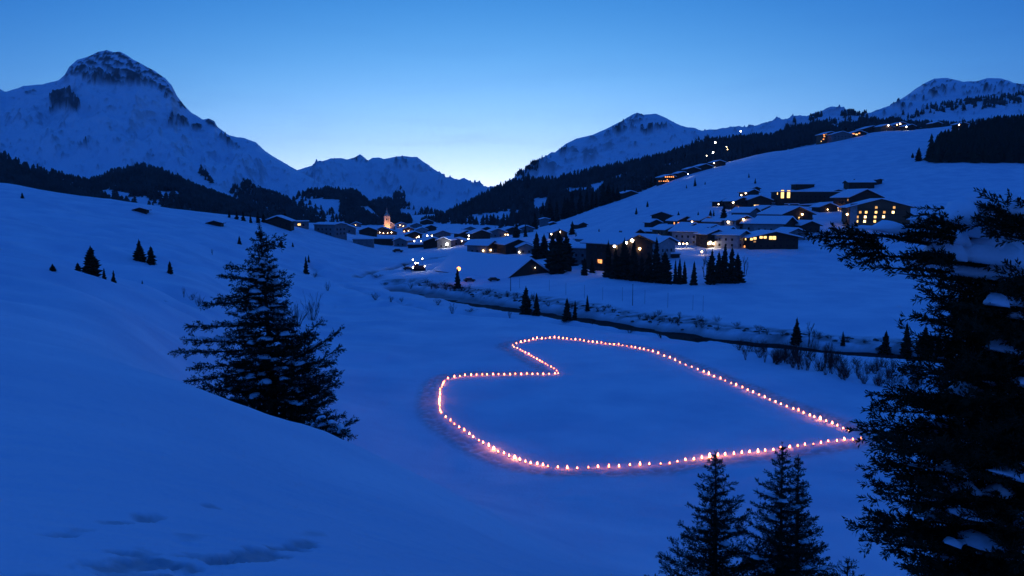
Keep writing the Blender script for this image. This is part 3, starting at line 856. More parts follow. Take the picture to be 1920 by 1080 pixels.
# along the stream
for a in [(858, 541, 40, 200, 420, 'lone spruce on the stream bank below the orange lamp', 1, .95), (986, 589, 54, 180, 320, 'tallest spruce in the row beside the stream', 2, .95), (1006, 592, 44, 180, 320, 'spruce touching the tallest one beside the stream', 1, .95),
          (1063, 601, 44, 170, 320, 'spruce with a bushy foot in the middle of the stream row', 0, .95), (1078, 600, 38, 170, 320, 'slim spruce right of the bushy footed one by the stream', 3, .95),
          (1101, 583, 31, 170, 330, 'spruce on the far side of the stream, right of the row', 1, .95), (1580, 648, 28, 150, 240, 'small spruce by the right end of the stream', 3, 1.1),
          (1493, 645, 52, 150, 260, 'dark spruce under the bare tree beside the stream', 2, .8)]:
    spruce(*a[:6], kind=a[6], width=a[7])
for i, (px, py, h) in enumerate([(1660, 664, 46), (1698, 667, 64), (1733, 668, 60), (1760, 668, 50), (1790, 670, 70)]):
    spruce(px, py, h, 140, 230, ['low spruce at the left end of the clump by the big right tree', 'tallest spruce of the clump by the big right tree', 'second tall spruce in the clump by the big right tree',
                                 'spruce half hidden behind the big right tree', 'dark spruce mostly covered by the big right tree'][i], kind=i % 5, width=1.15)
# dense row below the big chalet
ROW = [(1140, 520, 70), (1154, 523, 66), (1170, 524, 74), (1188, 526, 78), (1203, 527, 60), (1216, 529, 66), (1230, 530, 86), (1246, 531, 72)]
for i, (px, py, h) in enumerate(ROW):
    spruce(px, py, h * (1, .9, 1.06, 1, .82, .9, 1, .86)[i], 230, 340, ['spruce at the left end of the close row below the biggest chalet', 'second spruce from the left in the close row below the biggest chalet', 'third spruce from the left in the close row below the biggest chalet',
           'fourth spruce from the left in the close row below the biggest chalet', 'shorter spruce in the middle of the close row below the biggest chalet', 'spruce left of the tallest one in the close row', 'tallest spruce of the close row below the biggest chalet',
           'spruce at the right end of the close row below the biggest chalet'][i], 'spruces in the close row below the big chalet', kind=i % 5, width=(.8, 1.1, .85, 1.05, 1.2, .9, .8, 1.1)[i])
for i, (px, py, h) in enumerate([(1266, 532, 46), (1274, 533, 50), (1283, 532, 44)]):
    spruce(px, py, h, 230, 340, ['left spruce of the slim trio below the parking lamps', 'middle and tallest spruce of the slim trio', 'right spruce of the slim trio below the parking lamps'][i], kind=3, width=.8)
spruce(1301, 535, 46, 230, 340, 'single cone shaped spruce between the slim trio and the right clump', kind=1, width=.9)
for i, (px, py, h) in enumerate([(1334, 533, 66), (1347, 531, 62), (1358, 531, 74), (1371, 531, 70), (1382, 529, 56)]):
    spruce(px, py, h, 230, 340, ['left end spruce of the right clump below the white houses', 'second spruce from the left in the right clump below the white houses', 'tallest middle spruce of the right clump below the white houses',
           'fourth spruce from the left in the right clump below the white houses', 'right end spruce of the right clump, lowest of it'][i], 'spruces in the right clump below the houses', kind=(i + 1) % 5, width=(1.1, .8, .95, .85, 1.2)[i])
for i, (px, py, h) in enumerate([(1048, 512, 84), (1036, 503, 66), (1062, 498, 60), (1006, 486, 52), (1020, 484, 46)]):
    spruce(px, py, h, 280, 430, ['tallest dark tree right of the snow roofed hall', 'dark spruce behind the gable of the snow roofed hall', 'dark spruce between the hall and the big chalet', 'left spruce behind the hall roof', 'second spruce behind the hall roof'][i], kind=[2, 0, 2, 0, 2][i], width=1.15)
for i, (px, py, h) in enumerate([(1096, 516, 34), (1110, 512, 28), (1068, 509, 18)]):
    spruce(px, py, h, 270, 400, ['young spruce left of the orange lit entrance', 'small spruce close by the orange lit entrance', 'low dark bushy tree in front of the hall gable'][i], kind=i, width=1.2)
# around the village and on the ski slope
for a in [(1073, 440, 26, 'dark spruce above the small cabin at the slope foot'), (1080, 451, 16, 'small spruce left of the roofs below the slope'), (1123, 448, 20, 'small spruce above the long snow roof'),
          (1193, 402, 13, 'lone tiny spruce on the open ski slope, lower of two'), (1214, 388, 11, 'lone tiny spruce on the open ski slope, upper of two'), (1303, 349, 16, 'lone spruce high on the ski slope'), (1322, 346, 6, 'dot of a spruce right of the lone one on the slope'),
          (1287, 353, 7, 'dot of a spruce left of the lone one on the slope'), (1332, 406, 13, 'left of two little spruces above the dark gabled chalets'), (1338, 405, 12, 'right of two little spruces above the dark gabled chalets'), (1357, 410, 28, 'dark spruce between the chalets and the upper house'),
          (1416, 344, 10, 'faint tiny spruce on the slope above the upper house'), (1404, 333, 9, 'faint spruce speck high above the upper house'), (1309, 405, 9, 'tiny spruce above the lit chalet'), (1272, 408, 12, 'thin spruce left of the lit chalet'), (1722, 302, 26, 'single dark spruce left of the black wood'), (1711, 296, 10, 'small faint spruce left of the black wood')]:
    spruce(a[0], a[1], a[2], 380, 1000, a[3], width=1.1)
for i, (px, py, h) in enumerate([(968, 448, 30), (985, 444, 24), (1003, 430, 34), (1018, 420, 44), (1031, 414, 48), (1044, 412, 40), (1058, 405, 44), (1072, 402, 52), (1088, 396, 44), (1100, 388, 40), (1118, 382, 30), (1131, 372, 44), (1141, 368, 40), (1158, 362, 28), (1172, 358, 24), (1221, 341, 22), (1230, 338, 26), (1150, 366, 34), (1064, 404, 40), (1110, 386, 32)]):
    spruce(px, py, h, 600, 1000, 'dark spruce in the ragged line along the left edge of the ski slope', 'spruces along the ski slope edge', width=.95)
for i, (px, py, h) in enumerate([(470, 418, 16), (484, 418, 22), (494, 417, 18), (430, 408, 14), (444, 411, 16), (456, 414, 18)]):
    spruce(px, py, h, 440, 700, 'dark tree in the row on the hill edge left of the dark chalet', 'trees on the hill edge', width=1.3)
# ------------------------------------------------------------------ village
_wmesh = {}


def box_mesh(key, c, s, mat):
    k = (key, tuple(c), tuple(s), mat.name)
    if k not in _wmesh: _wmesh[k] = MB().box(c, s).mesh(key, mat)
    return _wmesh[k]


def ring_mesh(w, h, mat):
    """Window frame with a cross bar, facing -y."""
    k = ('ring', round(w, 2), round(h, 2), mat.name)
    if k not in _wmesh:
        b = 0.09; m = MB()
        for sx in (-1, 1): m.box((sx * (w / 2 - b / 2), 0, 0), (b, 0.14, h))
        for sz in (-1, 1): m.box((0, 0, sz * (h / 2 - b / 2)), (w - 2 * b, 0.14, b))
        m.box((0, 0.01, 0), (0.05, 0.09, h - 2 * b))
        _wmesh[k] = m.mesh('window', mat)
    return _wmesh[k]


BULB = MB().lathe([(0.06, -0.4), (0.3, -0.27), (0.4, 0), (0.3, 0.27), (0.06, 0.4)], 8)
BULBS = {}


def bulb(kind, r):
    k = (kind,)
    if k not in BULBS: BULBS[k] = BULB.mesh('bulb', M[kind], True)
    return BULBS[k], r / 0.4


class House:
    def __init__(self, t, W, L, hw, slope): self.t, self.W, self.L, self.hw, self.slope = t, W, L, hw, slope

    def face_hit(self, px, py):
        """Where a sight line meets the walls, in the house's own frame; face F, A, B or R."""
        a, e = ray(px, py)
        mi = (Matrix.Translation(self.t.location) @ Matrix.Rotation(self.t.rotation_euler[2], 4, 'Z')).inverted()
        o = mi @ Vector((0, 0, 0)); d = (mi.to_3x3() @ Vector((float(a), 1, float(e))))
        best = None
        for face, ax, pos in (('F', 1, -self.L / 2), ('A', 0, -self.W / 2), ('B', 0, self.W / 2)):
            if abs(d[ax]) < 1e-6: continue
            s = (pos - o[ax]) / d[ax]
            if s <= 0: continue
            out = -1 if face in 'FA' else 1
            if d[ax] * out > 0: continue
            p = o + d * s
            u, lim = (p.x, self.W / 2) if ax == 1 else (p.y, self.L / 2)
            over = max(0, abs(u) - lim + 0.3)
            if best is None or over < best[0]: best = (over, face, p, lim)
        if best is None:
            return 'F', 0.0, 2.0
        over, face, p, lim = best
        u = p.x if face == 'F' else p.y
        return face, max(-lim + 0.7, min(lim - 0.7, u)), p.z

    def top(self, face, u): return self.hw + (max(0, self.W / 2 - abs(u)) * self.slope if face == 'F' else 0)

    def place(self, o, face, u, z, out=0.0):
        if face == 'F': o.location = (u, -self.L / 2 - out, z)
        elif face == 'A': o.location = (-self.W / 2 - out, u, z); o.rotation_euler = (0, 0, -math.pi / 2)
        else: o.location = (self.W / 2 + out, u, z); o.rotation_euler = (0, 0, math.pi / 2)


HOUSES = {}


def house(key, px, py, y0, y1, W, L, hw, label, cat='house', name='chalet', rot=35, pitch=20, wall='wood', lit=(), lamps=(), flat=False, snow=0.6, over=0.9, clad=None,
          lit_mat='window_lit', lamp_mat='lamp', dark=True, balcony=False, chimney=False, Y=None, sink=0.3, group=None, lamp_r=0.4, door=False):
    """A building whose foot stands on the ground at the sight line px, py."""
    if Y: x = float(ray(px, py)[0]) * Y; p = Vector((x, Y, float(gz(x, Y)[0])))
    else: p = ground_at(px, py, y0, y1)
    t = thing(name, label, cat, p - Vector((0, 0, sink)), math.radians(rot), group)
    h = House(t, W, L, hw, 0.0 if flat else math.tan(math.radians(pitch)))
    small = p.y > 620
    hr = hw + (0 if flat else W / 2 * h.slope)
    w2, l2 = W / 2, L / 2
    body = [(-w2, -5), (w2, -5), (w2, hw), (-w2, hw)] if flat else [(-w2, -5), (w2, -5), (w2, hw), (0, hr), (-w2, hw)]
    MB().prism_y(body, -l2, l2).obj('wall', M[wall], t)
    if flat:
        r = MB().box((0, 0, hw + 0.17), (W + over, L + over, 0.3)).obj('roof', M['shingle'], t)
        s = MB().box((0, 0, hw + 0.33 + snow / 2), (W + over - 0.2, L + over - 0.2, snow)).obj('snow_cover', M['snow_thing'], r)
    else:
        sl = h.slope; x1 = w2 + over; z1 = hw - over * sl; y = l2 + over * 1.15; th = 0.28
        m = MB()
        m.prism_y([(-x1, z1 + 0.02), (0, hr + 0.02), (0, hr + th), (-x1, z1 + th)], -y, y)
        m.prism_y([(0, hr + 0.02), (x1, z1 + 0.02), (x1, z1 + th), (0, hr + th)], -y, y)
        r = m.obj('roof', M['shingle'], t)
        # thick snow, rounded off at the eaves
        x2 = x1 + 0.08; y2 = y + 0.06; b = th + 0.012
        prof = [(-x2, z1 + b - 0.02), (0, hr + b), (x2, z1 + b - 0.02), (x2 + 0.05, z1 + b + snow * 0.55), (x2 - 0.35, z1 + b + snow * 0.98), (W * 0.12, hr + b + snow - W * 0.12 * sl + 0.1), (0, hr + b + snow * 0.98),
                (-W * 0.12, hr + b + snow - W * 0.12 * sl + 0.1), (-x2 + 0.35, z1 + b + snow * 0.98), (-x2 - 0.05, z1 + b + snow * 0.55)]
        MB().prism_y(prof, -y2, y2).obj('snow_cover', M['snow_thing'], r)
    if clad:
        zc = hw * 0.55
        MB().prism_y([(-w2 - 0.02, zc), (w2 + 0.02, zc), (w2 + 0.02, hw - 0.03), (0, hr - 0.03), (-w2 - 0.02, hw - 0.03)], -l2 - 0.07, -l2 - 0.004).obj('gable_boards', M[clad], t)
    used = []
    for q in lit:
        fx, fy = q[0], q[1]; mat = q[2] if len(q) > 2 else lit_mat; ww = q[3] if len(q) > 3 else 1.5; wh = q[4] if len(q) > 4 else 1.5
        face, u, z = h.face_hit(fx, fy); z = max(min(z, h.top(face, u) - .9), 0.9)
        used.append((face, u, z, max(ww, wh)))
        f = link('window', ring_mesh(ww, wh, M['wood']), t); h.place(f, face, u, z, 0.05)
        link('pane', box_mesh('pane', (0, 0.0, 0), (ww - 0.18, 0.06, wh - 0.18), M[mat]), f)
    for q in lamps:
        fx, fy = q[0], q[1]; mat = q[2] if len(q) > 2 else lamp_mat; rr = q[3] if len(q) > 3 else lamp_r
        face, u, z = h.face_hit(fx, fy); z = max(min(z, h.top(face, u) - 1.0), 1.2)
        used.append((face, u, z, 1.2))
        me, k = bulb(mat, rr)
        l = link('wall_lamp', MB().box((0, 0, 0), (0.2, 0.5, 0.12)).mesh('wall_lamp', M['metal']), t); h.place(l, face, u, z + 0.45, 0.26)
        bo = link('bulb', me, l, (0, -0.25, -0.4)); bo.scale = (k, k, k)
    if dark and not flat or dark == 2:
        step = 3.4 if not small else 4.5
        rng = random.Random(hash((px, py)) & 0xffff)
        for face, span in (('F', W), ('A', L), ('B', L)):
            n = max(1, int((span - 1.2) / step))
            rows = max(1, int(hw / 2.8))
            for j in range(rows):
                for i in range(n):
                    u = (i - (n - 1) / 2) * step; z = 1.5 + j * 2.8
                    if z > hw - 0.6: continue
                    if any(f == face and abs(u - a) < (s / 2 + 0.9) and abs(z - b) < (s / 2 + 0.9) for f, a, b, s in used): continue
                    if face != 'F' and small and j: continue
                    fr = link('window', ring_mesh(1.1, 1.25, M['wood']), t); h.place(fr, face, u, z, 0.05)
                    link('pane', box_mesh('pane', (0, 0, 0), (0.92, 0.06, 1.07), M['glass']), fr)
    if balcony:
        zb = max(2.4, hw * 0.5)
        m = MB(); m.box((0, -l2 - 0.75, zb), (W * 0.94, 1.5, 0.16)); b = m.obj('balcony', M['wood'], t)
        m = MB(); m.box((0, -l2 - 1.42, zb + 1.0), (W * 0.94, 0.09, 0.1))
        k = max(4, int(W / 0.55))
        for i in range(k): m.box(((i + 0.5) / k * W * 0.94 - W * 0.47, -l2 - 1.42, zb + 0.52), (0.36, 0.05, 0.86))
        link('railing', m.mesh('railing', M['wood']), b)
    if chimney:
        c = MB().box((W * 0.18, L * 0.15, hr + 0.2), (0.9, 0.9, 2.4)).obj('chimney', M['plaster_grey'], t)
        link('snow_cap', MB().lathe([(0.62, 0), (0.6, 0.25), (0.3, 0.42)], 8, (W * 0.18, L * 0.15, hr + 1.42)).mesh('snow_cap', M['snow_thing']), c)
    if door:
        fr = MB().box((-W * 0.28, -l2 - 0.06, 1.1), (1.2, 0.12, 2.2)).obj('door', M['wood_warm'], t)
    HOUSES[key] = h
    return h


# --- upper right: hotel and its neighbours
house('hotel', 1640, 420, 430, 560, 34, 20, 10.6, 'large hotel with rows of lit windows behind the snowy branch', 'hotel', 'hotel', rot=-10, pitch=15, wall='wood_warm', over=2.2, snow=0.5,
      lit=[(x, y, ('window_lit', 'window_soft', 'window_bright')[int(x * 7 + y) % 3], 1.5, 1.6) for x, y in [(1643, 389), (1676.5, 389), (1613, 398), (1624, 398), (1642.5, 398), (1658, 398), (1674.5, 398), (1607.5, 406.7), (1622.3, 406.7), (1640.8, 406.7), (1656.5, 406.5), (1606.7, 415), (1621, 415), (1640, 415)]],
      lamps=[(1590, 402, 'lamp_warm', 0.5)], dark=False, balcony=False)
h = HOUSES['hotel']
for z in (3.1, 6.2, 9.3):
    MB().box((2, -h.L / 2 - 0.6, z), (h.W - 6, 1.2, 0.14)).obj('balcony', M['wood'], h.t)
MB().box((-h.W / 2 + 2.2, -h.L / 2 - 0.12, 4.0), (4.0, 0.2, 17.5)).obj('plaster_front', M['plaster'], h.t)
house('dark_chalet', 1606, 391, 480, 640, 24, 18, 8.0, 'big dark gabled chalet with a steep roof above the lit hotel', rot=12, pitch=22, lit=[(1590, 375, 'window_dim')], lamps=[(1581, 390, 'lamp_warm'), (1572, 390, 'lamp_warm', 0.6)], over=1.5, balcony=True)
house('upper_block', 1610, 353, 520, 760, 15, 19, 4.6, 'topmost dark house on the slope above the village', rot=82, pitch=12, snow=0.35, chimney=True)
house('top_shed', 1643, 345, 560, 800, 6, 6, 3.4, 'small dark shed beside the topmost house', 'shed', 'shed', rot=20, pitch=12, dark=False)
house('long_hotel', 1512, 379, 480, 660, 48, 14, 7.4, 'long dark building with tall glowing windows at its left end', 'hotel', 'hotel', rot=4, flat=True, snow=0.5,
      lit=[(1467, 364, 'window_lit', 2.4, 6.0), (1478.5, 364, 'window_lit', 2.4, 5.6), (1458, 363, 'window_lit', 1.6, 1.8)], dark=2)
house('long_annex', 1505, 353, 560, 760, 16, 9, 3.2, 'low flat snow covered block behind the long dark building', rot=6, flat=True, dark=False)
house('right_annex', 1562, 372, 500, 700, 12, 10, 5.0, 'dark annex between the long building and the steep roofed chalet', rot=15, pitch=14)
house('slope_cottage', 1404, 368, 520, 760, 12, 10, 3.6, 'cottage with two little lamps, highest left of the long building', rot=28, pitch=18, lamps=[(1391, 366, 'lamp', 0.35), (1399, 362, 'lamp', 0.35)])
house('slope_hut', 1414, 360, 560, 800, 7, 7, 3.2, 'dark hut just behind the cottage with two little lamps', 'shed', 'shed', rot=10, pitch=20, dark=False)
house('upper_house', 1382, 391, 480, 660, 14, 12, 5.6, 'upper house with a lamp under its gable beside the dark spruce', rot=22, pitch=20, lamps=[(1376, 380, 'lamp', 0.4), (1383, 390, 'lamp_warm', 0.35)], balcony=True)
house('upper_house_b', 1415, 388, 480, 660, 20, 12, 5.2, 'wide dark house with one bright strip window on its right', rot=16, pitch=17, lit=[(1418, 385, 'window_lit', 4.2, 0.9)])
house('big_chalet', 1474, 420, 440, 560, 24, 18, 6.4, 'broad chalet with a dark gable and two warm lamps at its corner', rot=24, pitch=19, wall='wood', lit=[(1498, 409, 'window_lit')], lamps=[(1503, 402, 'lamp_warm', 0.5)], over=1.5, balcony=True, chimney=True)
house('pale_chalet', 1452, 434, 420, 540, 20, 17, 5.0, 'pale walled chalet with a wide snow roof in front of the broad dark gable', rot=52, pitch=19, wall='plaster', clad='wood', over=1.4)
house('lamp_chalet', 1387, 430, 420, 540, 13.5, 12, 5.6, 'chalet with pale ground floor and a lamp at each end of its dark gable', rot=18, pitch=20, wall='plaster', clad='wood', lamps=[(1366.5, 409, 'lamp', 0.42), (1393, 411, 'lamp_warm', 0.42)], balcony=True)
house('twin_gable', 1316, 427, 440, 580, 11, 12, 5.0, 'dark gabled chalet with a lamp at either side, right of the lit one', rot=20, pitch=22, lamps=[(1299, 413.5, 'lamp_warm', 0.4), (1329, 413, 'lamp', 0.4)])
house('grey_side', 1342, 429, 440, 560, 8, 12, 4.6, 'small grey walled house between two dark gabled chalets', rot=40, pitch=17, wall='plaster_grey')
house('lit_chalet', 1277, 427, 440, 580, 13, 12, 4.8, 'dark chalet with four small orange lit windows', rot=20, pitch=22, lit=[(1264.5, 418.5, 'window_orange'), (1270.5, 419, 'window_orange'), (1265, 423.5, 'window_lit', 1.1, 1.2), (1272, 424, 'window_lit', 1.1, 1.2)])
house('dark_roof', 1243, 417, 470, 640, 14, 12, 5.2, 'dark barn with a broad roof at the upper left of the village', rot=-20, pitch=18)
house('small_hut', 1224, 425, 440, 600, 8.5, 8, 3.2, 'small dark hut in front of the broad roofed barn', 'shed', 'hut', rot=20, pitch=22)
house('long_snow_roof', 1200, 441, 420, 560, 10, 18, 2.8, 'low house under a long unbroken snow roof', rot=62, pitch=18)
house('orange_gable', 1251, 449, 400, 520, 12, 13, 6.0, 'brown wooden chalet faintly lit orange from below', rot=24, pitch=20, wall='wood_warm', lit=[(1262, 441, 'window_dim')], balcony=True)
house('white_house', 1296, 457, 390, 480, 13, 16, 7.0, 'large white house with a snow roof in the middle of the village', rot=48, pitch=18, wall='plaster', over=1.3)
house('porch_chalet', 1334, 461, 390, 470, 11.5, 12, 6.4, 'dark gabled chalet with a brilliantly lit porch', rot=14, pitch=21, wall='wood', lamps=[(1331, 455, 'lamp_white', 0.6), (1326, 457, 'lamp_warm', 0.5), (1337, 457, 'lamp_warm', 0.45)], balcony=True)
house('white_house_b', 1371, 463, 390, 470, 12, 13, 6.6, 'white house under a snow roof right of the bright porch', rot=48, pitch=17, wall='plaster', over=1.3)
house('row_hotel', 1440, 464, 380, 460, 25, 14, 5.6, 'long dark chalet with a row of glowing windows at the right end of the village', rot=6, pitch=12, wall='wood', over=1.6,
      lit=[(1398.5, 445, 'window_lit', 1.7, 1.3), (1407, 445, 'window_lit', 1.5, 1.3), (1415.5, 445, 'window_lit', 1.7, 1.3), (1427, 445, 'window_lit', 1.7, 1.3), (1434.5, 445, 'window_lit', 1.7, 1.3), (1445.5, 446, 'window_lit', 2.0, 1.8), (1451.5, 446, 'window_lit', 2.0, 1.9), (1415, 453, 'window_dim', 1.4, 1.0), (1396, 463, 'window_orange', 2.4, 1.2)])
house('side_white', 1227, 484, 350, 440, 13, 14, 8.0, 'white house with a snow roof touching the big dark chalet', rot=44, pitch=18, wall='plaster', over=1.2)
house('big_dark', 1160, 505, 320, 400, 19, 20, 11.6, 'biggest dark chalet with three bright lamps under its gable', rot=34, pitch=19, wall='wood', over=1.7, lamps=[(1154, 457.5, 'lamp', 0.5), (1172, 450.5, 'lamp', 0.55), (1184, 451, 'lamp', 0.55), (1198, 466.5, 'lamp_warm', 0.45)],
      lit=[(1125, 490, 'window_orange', 3.0, 1.7)], balcony=True, chimney=True)
house('big_wing', 1088, 493, 330, 430, 12, 15, 7.4, 'lower wing with balconies left of the biggest dark chalet', rot=52, pitch=16, wall='plaster_grey', balcony=True)
for i_, (px, py, W, L, hw, wl, rot, lab, lmp, lt) in enumerate([
    (1326, 446, 12, 12, 5.2, 'wood', 24, 'dark chalet tucked behind the bright porch chalet', [], [(1324, 441, 'window_soft')]), (1398, 411, 15, 12, 4.6, 'plaster_grey', 46, 'grey house with a smooth snow roof above the lamp gabled chalet', [], []),
    (1430, 405, 13, 11, 4.2, 'wood', 20, 'small dark chalet left of the broad dark gable', [], [(1433, 402, 'window_soft')]), (1352, 447, 10, 11, 4.6, 'plaster', 50, 'small pale house between the porch chalet and the lamp gabled one', [], []),
    (1215, 466, 12, 13, 5.0, 'wood', 30, 'dark chalet under the long snow roof', [(1222, 462, 'lamp_warm', .3)], []), (1178, 446, 12, 14, 3.4, 'wood', 50, 'low chalet at the left end of the long snow roof', [], []),
    (1418, 432, 11, 11, 4.4, 'plaster', 44, 'pale cottage below the wide chalet roof', [(1421, 427, 'lamp_warm', .28)], []), (1290, 436, 10, 11, 4.0, 'wood', 26, 'little dark chalet above the large white house', [], [(1288, 432, 'window_soft')]),
    (1510, 433, 12, 10, 3.6, 'wood', 12, 'low dark house right of the pale walled chalet', [], []), (1140, 455, 12, 13, 3.6, 'wood', 40, 'snow roofed chalet behind the biggest dark one', [], []), (1105, 458, 11, 12, 3.6, 'plaster_grey', 36, 'grey snow roofed house left behind the biggest dark chalet', [], []),
    (1480, 447, 12, 11, 3.4, 'plaster_grey', 20, 'grey low house behind the row of glowing windows', [], []), (1352, 386, 10, 9, 3.6, 'wood', 24, 'small chalet left of the dark spruce on the upper slope', [(1349, 383, 'lamp', .28)], []), (1546, 396, 13, 10, 3.2, 'wood', 10, 'low dark house left of the steep roofed chalet', [(1551, 393, 'lamp_warm', .3)], [])]):
    house('fill%d' % i_, px, py, 360, 700, W, L, hw, lab, rot=rot, pitch=20, wall=wl, lamps=lmp, lit=lt, over=1.2)
# dark terrace wall of the street above
ws = [ground_at(px, py, 420, 700) for px, py in ((1442, 383), (1470, 385), (1498, 386), (1524, 388), (1550, 391))]
rw = thing('terrace_wall', 'long dark terrace wall with a snowy top below the long dark building', 'wall', ws[2])
m_ = MB(); c_ = MB()
for a_, b_ in zip(ws[:-1], ws[1:]):
    mid = (a_ + b_) / 2 - ws[2]; L_ = (b_ - a_).length; an = math.atan2(b_.y - a_.y, b_.x - a_.x)
    m_.box((mid.x, mid.y, mid.z - .6), (L_ + .3, .5, 3.4), an); c_.box((mid.x, mid.y, mid.z + 1.35), (L_ + .3, .9, .45), an)
m_.obj('wall_body', M['stone'], rw); c_.obj('snow_cap', M['snow_thing'], rw)
house('carport', 1253, 483, 330, 430, 9, 6, 1.9, 'low snow covered carport below the white house', 'shed', 'carport', rot=8, flat=True, snow=0.7, dark=False)
# --- middle: the long hall and chalets round it
house('hall', 922, 511, 290, 360, 24, 56, 1.0, 'long hall with a huge snow roof and a dark gable end', 'hall', 'hall', rot=35, pitch=32, wall='wood', over=0.5, snow=0.7, lamps=[(1002, 502, 'lamp', 0.10)], dark=False, Y=336, sink=1.9)
house('roof_chalet', 905, 474, 380, 500, 11, 14, 5.0, 'chalet with two lamps by its door just left of the double gabled one', rot=58, pitch=21, lamps=[(907, 470, 'lamp_warm', 0.36), (919, 469, 'lamp_warm', 0.36)], wall='plaster_grey', clad='wood', over=1.2)
house('double_chalet', 962, 474, 360, 480, 14, 15, 5.4, 'chalet with two snowy gables behind the hall roof', rot=20, pitch=20, wall='wood', clad=None, over=1.3)
house('pale_gable', 984, 475, 350, 460, 9, 9, 3.8, 'pale walled small chalet beside the double gable', rot=8, pitch=22, wall='plaster_grey', lamps=[(972, 474, 'lamp', 0.25)])
house('black_gable', 812, 464, 420, 640, 13, 14, 4.6, 'chalet with an almost black gable next to the bright ball lamp', rot=8, pitch=20, over=1.2, dark=False)
house('grey_gable', 837, 464, 430, 640, 9, 12, 5.2, 'grey chalet behind the bright ball lamp', rot=-12, pitch=20, wall='plaster_grey')
house('grey_right', 858, 460, 440, 660, 12, 10, 3.6, 'long low grey house right of the ball lamp', rot=-8, pitch=14, wall='plaster_grey')
house('garage', 782, 464, 420, 640, 12, 9, 2.2, 'low snow roofed garage left of the black gable', 'shed', 'garage', rot=4, flat=True, snow=1.0, dark=False)
house('pale_barn', 757, 461, 430, 660, 10, 11, 4.2, 'pale house with a snow roof between the dark barn and the garage', rot=-18, pitch=20, wall='plaster_grey')
house('dark_barn', 716, 458, 440, 680, 16, 11, 4.2, 'long dark barn under flat snow left of the pale house', rot=2, flat=True, snow=1.0, dark=False)
house('grey_block', 682, 460, 440, 680, 13, 10, 4.2, 'grey house with a snow roof left of the long dark barn', rot=6, flat=True, snow=0.9, wall='plaster_grey')
house('grey_hall', 620, 441, 480, 640, 12, 17, 7.2, 'big plain grey building on the edge of the hill', 'hall', 'hall', rot=62, pitch=8, wall='plaster_grey', over=0.4)
house('hill_chalet', 524, 425, 440, 640, 15, 12, 3.6, 'dark chalet on the hill edge beside the dark spruce', rot=6, pitch=20, lit=[])
house('hill_wing', 560, 425, 460, 660, 12, 9, 3.4, 'low grey house on the hill edge with one glowing window', rot=10, flat=True, wall='plaster_grey', lit=[(561, 421, 'window_lit', 2.0, 1.4)], dark=2)
house('hill_hut', 405, 427, 380, 560, 6, 5, 1.4, 'tiny half buried hut on the left hill', 'shed', 'hut', rot=5, pitch=16, dark=False)
house('edge_hut', 266, 397, 330, 480, 5, 4, 1.2, 'tiny buried hut on the skyline of the left hill', 'shed', 'hut', rot=8, pitch=16, dark=False)
house('slope_lodge', 1046, 446, 480, 700, 11, 9, 4.0, 'small dark lodge with a lamp at each eave below the slope', rot=14, pitch=22, lamps=[(1035, 434.5, 'lamp', 0.36), (1050, 435, 'lamp', 0.36)])
house('slope_barn', 1086, 428, 520, 760, 10, 7, 3.2, 'dark barn leaning against a spruce at the foot of the slope', 'barn', 'barn', rot=40, pitch=18, dark=False)
house('slope_hut_b', 1036, 421, 600, 860, 6, 5, 1.6, 'tiny dark hut on the slope edge', 'shed', 'hut', rot=12, pitch=18, dark=False)
house('white_hut', 1021, 402, 760, 1000, 9, 8, 7.0, 'pale narrow house among the spruces at the slope edge', rot=8, pitch=14, wall='plaster_grey', dark=False)
